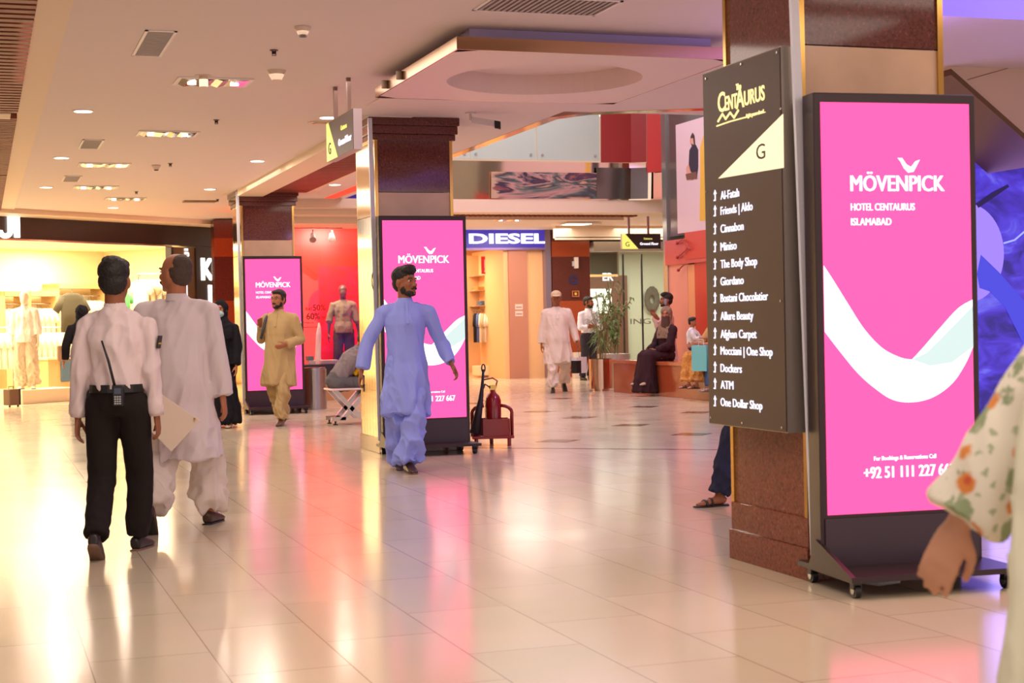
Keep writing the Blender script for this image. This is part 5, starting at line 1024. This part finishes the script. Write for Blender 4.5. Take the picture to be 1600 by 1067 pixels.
def scarf(m_, nm='headscarf', drape=.30, amp=.006, face_open=True, veil=None):
    def f(t, J):
        s, c, M, n, T = J['s'], J['head'], J['M'], J['neck'], J['t']; m = MB()
        m.ell(c+(M @ V((0, -.024, .030)))*s, [.100*s, .110*s, .112*s], M); m.ell(c+(M @ V((0, -.01, -.05)))*s, [.094*s, .098*s, .092*s], M)
        m.loft([(n-T*drape*s, .20*s, .150*s), (n-T*.16*s, .205*s, .14*s), (n-T*.07*s, .17*s, .115*s), (n-T*.0*s, .10*s, .095*s), (n+T*.07*s, .080*s, .085*s)], 22, side=J['ax'])
        def ex(o, no):
            R = np.array(M); l = (o-np.array(c))@R/s      # head-local
            k = np.clip(1-((l[:, 0]/.058)**2+((l[:, 2]+.012)/.078)**2), 0, 1)*(l[:, 1] > .02)
            return o-(np.minimum(1, k*3)*.05*s)[:, None]*np.array(M @ V((0, 1, 0)))[None, :]
        m.remesh(nm, m_, t, .008, 3, fold_cb(J, amp, 12, .6, extra=ex if face_open else None))
        if veil: MB().loft([(c+(M @ V((0, .045, -.02)))*s, .070*s, .066*s), (c+(M @ V((0, .046, -.08)))*s, .074*s, .068*s), (c+(M @ V((0, .05, -.15)))*s, .085*s, .07*s), (c+(M @ V((0, .05, -.22)))*s, .095*s, .07*s)], 20).remesh('face_veil', cloth('veil_brown', (92, 66, 56)), t, .008, 3, fold_cb(J, .002, 9, .4))
    return f
def extra(fn): return fn
def mask(m_):
    def f(t, J):
        s, c, M = J['s']*1.09, J['head'], J['M']; MB().ell(c+(M @ V((0, .052, -.050)))*s, [.060*s, .066*s, .048*s], M).build('face_mask', m_, t, smooth=True)
    return f
def phone(q='L', m_=None):
    def f(t, J):
        w_, d = J['w'+q], J['hd'+q]; ref = J['ht'+q] or V((0, .8, .6)); u = (ref-d*ref.dot(d)).normalized(); n = d.cross(u); sd = -1 if q == 'L' else 1
        if n.x*sd > 0: n = -n
        return w_+d*.085, d, u, n
    return f

# ---- 1 guard walking away
wsh = cloth('shirt_pale_pink_white', (226, 206, 206)); blkt = cloth('trouser_black', (34, 27, 26), bump=.15); shoe_b = mat('shoe_black', (38, 28, 26), .35); sole_g = mat('sole_brown', (120, 90, 72), .6)
pg = dict(H=1.62, sw=.178, g=.98, legL=((.08, -.16), 34), legR=((.04, .34), 0), armL=((.10, -.06, -1), (.08, .03, -1)), armR=((.07, .02, -1), (.06, .16, -1)), head=(0, 0), curlL=.4, curlR=.45)
def guard_extra(t, J):
    s = J['s']
    P = J['P']; c = V((.055, -.145, P.z+.03)); r = MB().box((c.x-.028, c.y-.035, c.z-.06), (c.x+.028, c.y, c.z+.05)); o = r.build('walkie_talkie', mat('radio_black', (30, 28, 30), .4), t, bevel=.006)
    MB().loft([((c.x-.02, c.y-.02, c.z+.05), .008, .008), ((c.x-.05, c.y-.018, c.z+.18), .0075, .0075), ((c.x-.085, c.y-.015, c.z+.29), .005, .005)], 10).build('antenna', mat('radio_black', (30, 28, 30), .4), o, smooth=True)
    MB().box((c.x-.018, c.y-.037, c.z+.005), (c.x+.018, c.y-.035, c.z+.035)).build('display', mat('radio_screen', (70, 74, 96), .3), o)
    k = MB()
    for i in range(4):
        for j in range(3): k.box((c.x-.018+j*.013, c.y-.038, c.z-.05+i*.012), (c.x-.009+j*.013, c.y-.035, c.z-.043+i*.012))
    k.build('keys', mat('radio_keys', (190, 190, 190), .4), o)
    a = J['sR'].lerp(J['eR'], .38); d = (J['eR']-J['sR']).normalized(); b = MB().loft([(a-d*.032, .070, .070), (a+d*.032, .069, .069)], 20, side=(0, 1, 0)); 
    pt = MB(); pt.obox(a+V((.052, -.045, -.034)), (.010, .0, -.0), (.0, .07, .0), (.012, 0, .07)); o2 = pt.build('arm_patch', mat('patch_dark', (46, 38, 24), .6), t, bevel=.004)
    text('KSS', .026, a+V((.066, -.04, -.01)), (PI/2, 0, PI/2), mat('patch_yellow', (214, 184, 60), .6), o2, 'lettering', .05, .055, .003)
q = G(189, 868); make_person('person', (q.x, q.y, 0), 2, 'guard in pale shirt and black trousers walking away with a radio clipped at his back', pg, [hair('thick'), shirt(wsh, amp=.008, rs=(.064, .056, .044)), trousers(blkt, (.098, .078, .070), .070, amp=.003, belt=mat('belt_black', (24, 20, 20), .4)), shoes(shoe_b, sole_g), guard_extra], SK1)
# ---- 2 older man in grey shalwar kameez, head turned left
gry = cloth('kameez_grey', (220, 206, 210), bump=.2); shoe_br = mat('shoe_brown', (66, 40, 30), .4)
po = dict(H=1.70, sw=.205, g=1.17, twist=-4, legL=((.10, -.30), 50), legR=((.12, .32), 0), armL=((.12, .05, -1), (.1, .30, -1)), armR=((.14, -.08, -1), (.10, .10, -1)), head=(-62, 2), hairm=HAIRG)
q = G(330, 822); om = make_person('person', (q.x-.18, q.y-.02, 0), 4, 'heavy older man in grey shalwar kameez walking away, looking left', po, [hair('bald', HAIRG), beard(HAIRG, False), kurta(gry, .44, (.17, .14, .215, .17), belly=.02, amp=.009, rs=(.078, .070, .060)), trousers(cloth('shalwar_grey', (222, 208, 200)), (.090, .105, .098), .095, .014, 'shalwar', fr=7, drop=.93), shoes(shoe_br)], SK2)
c = (G(250, 705)+G(250, 705))/2; a = PD(268, 658, 9.35)
t = thing('paper_folder', a, 'cream paper folder held at the side of the older man', 'folder', rz=head_z(0)); MB().prism([(-.12, .20), (.17, .0), (.0, -.18), (-.16, -.02)], (0, 0, 0), (1, 0, .0), (0, .15, 1), (0, .012, 0)).build('cover', mat('paper_cream', (236, 214, 196), .6), t, bevel=.002); MB().ell((.14, -.01, .01), (.008, .008, .008), None, 8, 6).build('stud', brass, t)
# ---- 3 woman in black with mask
blk_c = cloth('abaya_black', (26, 24, 30), bump=.2)
q = G(349, 668); make_person('person', (q.x, q.y, 0), 186, 'woman in black abaya and pale blue face mask walking towards the camera', dict(H=1.56, g=1.0, legL=((.10, .15), 0), legR=((.1, -.1), 20), armL=((.14, .05, -1), (.05, .3, -1))), [kurta(blk_c, .07, (.18, .16, .24, .2), amp=.012, rs=(.08, .08, .075), nm='abaya', collar=False), scarf(blk_c, drape=.26), mask(mat('mask_blue', (156, 190, 196), .7)), shoes(mat('shoe_beige', (196, 160, 130), .5))], SK2, vox=.01)
# ---- 4 man in beige
bge = cloth('kameez_beige', (186, 158, 112), bump=.2); shoe_w = mat('shoe_wine', (92, 52, 40), .4)
def beige_extra(t, J):
    c, M, s = J['head'], J['M'], J['s']*1.09; g = MB()
    for q in (-1, 1): g.tube([c+(M @ V((q*.030+.017*math.cos(a), .098, .006+.014*math.sin(a))))*s for a in [i*PI/5 for i in range(11)]], .0016, 5); g.tube([c+(M @ V((q*.047, .096, .010)))*s, c+(M @ V((q*.076, .01, .006)))*s], .0016, 5)
    g.tube([c+(M @ V((-.013, .099, .008)))*s, c+(M @ V((.013, .099, .008)))*s], .0016, 5); g.build('glasses', mat('glasses_frame', (40, 30, 28), .3), t)
    a = J['sR']; MB().tube([a+V((-.035, -.08, -.02)), a+V((-.035, 0, .065)), a+V((-.04, .09, .0)), a+V((-.02, .125, -.12)), a+V((.02, .12, -.25))], .018, 8).build('backpack_strap', mat('strap_grey', (70, 72, 84), .6), t, smooth=True)
    MB().loft([(a+V((-.12, -.17, -.42)), .14, .06), (a+V((-.12, -.18, -.25)), .15, .08), (a+V((-.12, -.16, -.05)), .12, .06)], 16, sq=.6).build('backpack', mat('strap_grey', (70, 72, 84), .6), t, smooth=True, bevel=.01)
q = G(440, 664); make_person('person', (q.x, q.y, 0), 192, 'bearded man in beige shalwar kameez and glasses with one backpack strap', dict(H=1.70, sw=.185, g=1.12, legL=((.05, .26), 0), legR=((.06, -.16), 28), armL=((.36, -.12, -1), (-.55, .75, -.25)), armR=((.30, -.25, -.9), (-.2, .65, .75)), head=(14, 0)), [hair('short'), beard(), kurta(bge, .50, (.178, .155, .205, .17), belly=.03, rs=(.072, .062, .056), placket=bge), trousers(bge, (.080, .090, .082), .080, .012, 'shalwar', fr=7), shoes(shoe_w), beige_extra], SK2, vox=.009)
# ---- 5 man in blue
blu = cloth('kameez_blue', (150, 162, 240), bump=.2)
pbl = dict(H=1.72, sw=.195, g=1.0, legL=((-.03, .32), 0), legR=((.05, -.05), 10), armR=((.50, -.05, -1), (.24, .18, -1)), armL=((.42, -.18, -1), (.36, .65, -1.0)), head=(-38, 3), curlL=.55, curlR=.7)
q = G(636, 734)
mb_ = make_person('person', (q.x, q.y-.05, 0), 168, 'man in blue shalwar kameez striding before the middle display, looking to his side', pbl, [hair('thick'), beard(), kurta(blu, .46, (.178, .155, .205, .165), rs=(.068, .060, .056), end=.88, placket=blu, amp=.010), trousers(blu, (.082, .098, .102), .108, .014, 'shalwar', fr=7), shoes(shoe_br, sole_g)], SK1)
J_ = joints(pbl); p = mb_.matrix_basis @ (J_['wR']+J_['hdR']*.10+V((-.03, .01, 0)))
t = thing('mobile_phone', p, 'dark phone held in the right hand of the man in blue', 'phone', rz=head_z(168)); MB().box((-.01, -.035, -.07), (.0, .035, .07)).build('phone_body', mat('phone_dark', (26, 26, 34), .25), t, bevel=.003); MB().box((-.012, -.031, -.064), (-.0101, .031, .064)).build('screen', mat('phone_glass', (14, 14, 20), .1), t)
# ---- 6 man in cap
crm = cloth('kameez_cream', (232, 214, 196), bump=.2)
def cap_extra(t, J):
    c, M, s = J['head'], J['M'], J['s']*1.09; b = MB(); b.ell(c+(M @ V((0, -.012, .055)))*s, [.084*s, .100*s, .070*s], M); o = b.build('cap', mat('cap_khaki', (214, 190, 150), .8), t, smooth=True)
    MB().loft([(c+(M @ V((0, .06, .050)))*s, .070*s, .008*s), (c+(M @ V((0, .12, .040)))*s, .062*s, .007*s), (c+(M @ V((0, .155, .028)))*s, .035*s, .005*s)], 16).build('visor', mat('cap_khaki', (214, 190, 150), .8), o, smooth=True)
pc = dict(H=1.76, sw=.19, g=1.22, legR=((.10, .24), 0), legL=((.14, -.28), 40), armR=((.20, 0, -1), (.08, .1, -1)), armL=((.34, -.05, -1), (.22, .25, -1)), head=(6, 0))
q = G(872, 613); q = V((q.x, q.y, 0)); mc = make_person('person', q, 176, 'man in cream shalwar kameez and khaki cap carrying a shopping bag', pc, [cap_extra, kurta(crm, .50, (.18, .16, .22, .18), belly=.03, rs=(.078, .066, .060), placket=crm, collar=False), trousers(crm, (.085, .10, .085), .080, .014, 'shalwar', fr=7, drop=.9), shoes(shoe_b)], SK1, vox=.01)
J_ = joints(pc); p = mc.matrix_basis @ (J_['wL']+J_['hdL']*.13)
t = thing('shopping_bag', p, 'white and black paper shopping bag held by the man in the khaki cap', 'bag', rz=.5); MB().box((-.14, -.06, -.42), (.14, .06, -.14)).build('bag_body', mat('bag_white', (226, 220, 216), .6), t, bevel=.004); MB().box((-.142, -.062, -.42), (-.02, .062, -.2)).build('black_panel', blk, t)
MB().tube([(-.06, -.06, -.15), (-.05, -.03, -.02), (.05, -.03, -.02), (.06, -.06, -.15)], .005).build('handle', blk, t)
# ---- 7 man with crossed arms
q = G(921, 594); make_person('person', (q.x, q.y, 0), 150, 'man in white shirt and dark trousers standing with folded arms by the banded pillar', dict(H=1.74, sw=.185, g=1.02, armL=((.22, .22, -1), (-1, .42, .12)), armR=((.22, .26, -1), (-1, .50, .02)), head=(-30, 0)), [hair('short'), beard(), shirt(cloth('shirt_white', (226, 222, 230)), rs=(.068, .062, .055), end=.6), trousers(cloth('trouser_charcoal', (58, 54, 62)), (.098, .078, .07), .068), shoes(shoe_b)], SK1, vox=.01)

# ---- seated figures on the granite bench (bench top 0.56 m, front edge at x = 10.33)

def on_bench(py_y): return (10.62, py_y, 0)
HB = -108.8                                   # heading of a person facing -X
seat = dict(legL=((.10, 1, .02), (.0, .12, -1), (.1, 1, 0)), legR=((.10, 1, .02), (.0, .05, -1), (.1, 1, 0)), pz=.66)
brw = cloth('abaya_brown', (58, 34, 38)); shawl = mat('shawl_print', (140, 112, 90), .85, bump=.3, var=.45, vscale=60)
def lap_skirt(m_, rk=.15, hemr=(.20, .17), nm='skirt', hz=.12):
    def f(t, J):
        s, P = J['s'], J['P']; m = MB(); k = (J['knL']+J['knR'])/2; a = (J['anL']+J['anR'])/2
        m.loft([(P-V((0, .05, .02)), .17*s, .13*s), (P.lerp(k, .5), .19*s, .12*s), (k+V((0, -.02, .0)), .19*s, .11*s)], 20, side=(1, 0, 0)); m.ell(k, (.19*s, .12*s, .115*s))
        m.loft([(k+V((0, .0, .03)), .185*s, .11*s), (k.lerp(a, .4), .20*s, .14*s), (V((a.x, a.y, hz)), hemr[0]*s, hemr[1]*s)], 20, side=(1, 0, 0)); m.remesh(nm, m_, t, .01, 4, fold_cb(J, .010, 8, .25, True, .5))
    return f
make_person('person', on_bench(23.35), HB-12, 'veiled woman in dark brown abaya sitting on the granite bench', dict(seat, H=1.66, g=1.05, armL=((.15, .35, -1), (-.55, .8, -.35)), armR=((.15, .35, -1), (-.45, .85, -.35)), head=(-38, 0)), [shirt(brw, rs=(.078, .070, .062), collar=False, nm='abaya_top'), lap_skirt(brw, nm='abaya_skirt', hz=.07, hemr=(.24, .2)), scarf(shawl, drape=.26, veil=shawl), shoes(mat('shoe_beige', (196, 160, 130), .5))], SK2, vox=.011)
# man on the phone standing behind the bench
q = PD(1043, 560, 27.6); wpk = cloth('kameez_pinkwhite', (222, 190, 180))
make_person('person', (q.x, q.y, 0), HB+10, 'man in pale pinkish clothes holding a phone to his ear behind the bench', dict(H=1.68, sw=.18, armR=((.2, .35, -1), (-.1, .35, 1)), armL=((.35, .2, -1), (.1, .7, .72)), head=(0, 4)), [hair('thick'), beard(), kurta(wpk, .5, rs=(.072, .064, .056)), trousers(wpk, (.105, .095, .08), .07, .01, 'shalwar'), shoes(shoe_b), lambda t, J: MB().ell(J['head']+(J['M'] @ V((-.085, .03, -.03))), (.012, .03, .06)).build('phone', mat('phone_silver', (150, 150, 160), .3), t, smooth=True)], SK1, vox=.011)
# woman in mustard trousers, child on her lap
mus = mat('mustard_print', (206, 142, 66), .8, bump=.3, var=.28, vscale=40)
wm_ = make_person('person', on_bench(21.55), HB-8, 'woman in mustard printed trousers sitting on the bench with a child on her lap', dict(seat, H=1.64, sw=.165, armL=((.15, .55, -.9), (-.35, .95, .05)), armR=((.15, .55, -.9), (-.30, .95, -.05)), head=(-16, 0)), [hair('long'), shirt(cloth('blouse_tan', (214, 170, 110)), rs=(.066, .056, .05), collar=False, nm='blouse', end=.45), trousers(mus, (.115, .11, .12), .15, .012, 'wide_trousers', drop=.88, fr=7), shoes(mat('sandal_brown', (80, 54, 48), .5), sandal=True)], SK3, vox=.011)
make_person('person', (10.33, 21.78, 0), HB+40+180, 'small child in white striped top sitting on the woman\'s lap, seen from behind', dict(H=.92, g=1.25, pz=.82, sw=.19, legL=((.3, 1, -.2), (.0, .1, -1), (.1, 1, 0)), legR=((.3, 1, -.2), (.0, .1, -1), (.1, 1, 0)), armL=((.3, .6, -.8), (.0, 1, .0)), armR=((.3, .6, -.8), (.0, 1, .0))), [hair('thick'), shirt(cloth('child_white', (224, 222, 222)), rs=(.075, .065, .06), collar=False, end=.5), trousers(cloth('child_navy', (60, 66, 110)), (.10, .085, .075), .07), shoes(mat('shoe_blue', (44, 64, 140), .5))], SK2, vox=.009)
# person in magenta with teal bag, mostly behind the column
make_person('person', on_bench(20.72), HB+15, 'person in magenta top and jeans sitting at the near end of the bench', dict(seat, H=1.72, armL=((.15, .3, -1), (-.2, .9, -.2)), armR=((.15, .3, -1), (-.2, .9, -.2))), [hair('long'), shirt(cloth('magenta', (206, 40, 110)), rs=(.074, .066, .055), collar=False, nm='top', end=.5), trousers(cloth('jeans_blue', (70, 92, 130)), (.105, .085, .08), .08), shoes(mat('sandal_grey', (120, 110, 110), .5), sandal=True)], SK3, vox=.011)
q = PX(1105, 570, 10.2); t = thing('shopping_bag', (10.08, 20.95, 0), 'teal paper shopping bag held on the lap at the near end of the bench', 'bag', rz=PI/2+.3); MB().box((-.16, -.05, .46), (.16, .05, .84)).build('bag_body', mat('bag_teal', (110, 200, 204), .5), t, bevel=.004); MB().tube([(-.06, 0, .83), (-.04, 0, .93), (.04, 0, .93), (.06, 0, .83)], .005).build('handle', wp, t)
# ---- person behind the near column: dark jeans, sandal
dj = cloth('jeans_navy', (44, 46, 70))
q = G(1102, 787); make_person('person', (q.x+.35, q.y-.12, 0), -105, 'person in navy trousers and dark sandals, mostly hidden behind the nearest column', dict(H=1.70, legL=((.06, .44), 0), legR=((.08, -.1), 0), armL=((.02, -.2, -1), (.0, -.1, -1)), armR=((.02, -.2, -1), (.0, -.1, -1))), [hair('short'), shirt(dj, rs=(.068, .058, .05)), trousers(dj, (.10, .085, .075), .070, .006), shoes(mat('sandal_black', (40, 32, 32), .5), sandal=True)], SK1, vox=.009)
# ---- bent seated person on the steel bench
make_person('person', (4.23, 19.32, 0), 72, 'person in grey top bending forward on the steel bench beside the middle column', dict(H=1.66, sw=.16, g=1.08, lean=(0, .62, .80), pz=.54, legL=((.05, 1, 0), (.0, .0, -1), (.1, 1, 0)), legR=((.05, 1, 0), (.0, .1, -1), (.1, 1, 0)), armL=((.1, .5, -1), (-.2, .7, -.5)), armR=((.1, .5, -1), (-.2, .7, -.5)), head=(0, -25)), [hair('short'), shirt(cloth('top_grey', (140, 128, 132)), rs=(.068, .058, .05), amp=.010, collar=False, nm='top'), trousers(cloth('trouser_grey', (100, 96, 100)), (.10, .08, .07), .07), shoes(shoe_b),
    lambda t, J: MB().loft([(J['waist']+V((0, .14, -.02)), .14, .05), (J['chest']+V((0, .13, -.08)), .16, .06), (J['sh']+V((0, .10, -.06)), .13, .05)], 16).remesh('yellow_scarf', cloth('yellow', (226, 170, 30)), t, .01, 2, fold_cb(J, .008, 10, .5))], SK1, vox=.010)
# ---- person in black at the shop entrance behind the guard
q = G(131, 642); make_person('person', (q.x, q.y, 0), -30, 'person in black robe with a tan bag at the clothes shop entrance', dict(H=1.62, g=1.0, armL=((.3, .1, -1), (.1, .3, -1))), [kurta(blk_c, .07, (.18, .16, .22, .19), rs=(.08, .075, .07), nm='abaya', collar=False), scarf(blk_c, drape=.24), shoes(shoe_b), lambda t, J: MB().box((J['wL'].x-.10, J['wL'].y-.05, J['wL'].z-.02), (J['wL'].x+.08, J['wL'].y+.04, J['wL'].z+.22)).build('handbag', mat('bag_tan', (190, 140, 96), .5), t, bevel=.02)], SK2, vox=.011)
# ---- mannequins
mm = mat('mannequin_bronze', (96, 76, 60), .35); mwh = mat('mannequin_white', (244, 230, 205), .5)
q = PY(541, 566, RY+.65); make_person('mannequin', (q.x, RY+.80, .30), 172, 'bald bronze mannequin in brown t-shirt standing in the red window', dict(H=1.64, sw=.18, face=False, armL=((.22, 0, -1), (.1, .1, -1)), armR=((.25, .02, -1), (.08, .15, -1))), [shirt(cloth('tee_brown', (140, 134, 104)), rs=(.076, .072, .07), end=.02, collar=False, nm='t_shirt', low=-.07, hipr=.178), trousers(cloth('trouser_brown', (84, 80, 56)), (.10, .085, .078), .075)], mm, vox=.011, cat='mannequin')
make_person('mannequin', (PLK.x-.25*KE.x, PLK.y-.25*KE.y, .24), 176, 'white-dressed mannequin on the cream plinth in the clothes shop', dict(H=1.72, sw=.17, face=False), [shirt(white_g, rs=(.08, .078, .075), end=.5, collar=False, nm='white_top', low=-.10, hipr=.18), trousers(cloth('trouser_cream', (222, 204, 176)), (.11, .11, .11), .12, .010, 'wide_trousers'), shoes(mat('shoe_white', (240, 232, 220), .5))], mwh, vox=.012, cat='mannequin')

# ---- foreground woman at the right edge
def floral():
    m = bpy.data.materials.new('floral_print'); m.use_nodes = True; nt = m.node_tree; b = nt.nodes['Principled BSDF']; L = nt.links
    tc = nt.nodes.new('ShaderNodeTexCoord'); mp = nt.nodes.new('ShaderNodeMapping'); L.new(tc.outputs['Object'], mp.inputs[0])
    base = lin((236, 228, 210)); prev = None
    for (sc_, off, th, col, dist) in ((13, (0, 0, .018), .42, (150, 164, 124), 1.2), (30, (3, 1, 0), .30, (176, 184, 150), .8), (13, (0, 0, -.022), .30, (226, 140, 66), .5), (13, (0, 0, -.024), .15, (214, 92, 60), .3)):
        m2 = nt.nodes.new('ShaderNodeMapping'); m2.inputs['Location'].default_value = off; L.new(tc.outputs['Object'], m2.inputs[0])
        nz = nt.nodes.new('ShaderNodeTexNoise'); nz.inputs['Scale'].default_value = 60; L.new(m2.outputs[0], nz.inputs[0])
        ad = nt.nodes.new('ShaderNodeVectorMath'); ad.operation = 'MULTIPLY_ADD'; ad.inputs[1].default_value = (.03*dist, .03*dist, .03*dist); L.new(nz.outputs['Color'], ad.inputs[0]); L.new(m2.outputs[0], ad.inputs[2])
        v = nt.nodes.new('ShaderNodeTexVoronoi'); v.inputs['Scale'].default_value = sc_; v.inputs['Randomness'].default_value = .7; L.new(ad.outputs[0], v.inputs['Vector'])
        lt = nt.nodes.new('ShaderNodeMapRange'); lt.inputs[1].default_value = th; lt.inputs[2].default_value = th-.08; L.new(v.outputs['Distance'], lt.inputs[0])
        mx = nt.nodes.new('ShaderNodeMix'); mx.data_type = 'RGBA'; L.new(lt.outputs[0], mx.inputs['Factor'])
        if prev: L.new(prev, mx.inputs['A'])
        else: mx.inputs['A'].default_value = base
        mx.inputs['B'].default_value = lin(col); prev = mx.outputs['Result']
    L.new(prev, b.inputs['Base Color']); b.inputs['Roughness'].default_value = .85; return m
fl = floral(); dup_m = cloth('dupatta_cream', (232, 230, 204), bump=.15)
pw = dict(H=1.60, sw=.17, g=1.05, armL=((.3, .1, -1), (.1, .3, -1)), armR=((.15, -.52, -1), (.08, -.62, -1), (.05, -.45, -1)), legL=((.1, .3), 0), legR=((.1, -.2), 20), curlR=.28, head=(0, 0))
def drape(t, J):
    s = J['s']; a = J['sR']; m = MB()
    m.loft([(V((.36, .0, .47)), .03, .19), (V((.35, .02, .75)), .035, .17), (V((.32, .04, 1.1)), .035, .16), (a+V((.07, .06, -.05)), .04, .14), (a+V((-.03, .02, .08)), .05, .10), (a+V((-.12, .02, .08)), .05, .08)], 20, side=(1, 0, 0))
    d_ = m.remesh('dupatta', dup_m, t, .009, 3, fold_cb(J, .008, 14, .12))
LW = PD(1712, 600, 3.05)
make_person('person', (LW.x, LW.y, 0), 111, 'woman in floral kurta and cream scarf passing close at the right edge', pw, [hair('long'), kurta(fl, .50, (.17, .14, .22, .18), rs=(.080, .078, .086), end=.93, collar=False), trousers(cloth('trouser_ivory', (230, 224, 206)), (.10, .085, .08), .08), shoes(mat('sandal_black', (40, 32, 32), .5), sandal=True), drape], SK3, vox=.006)
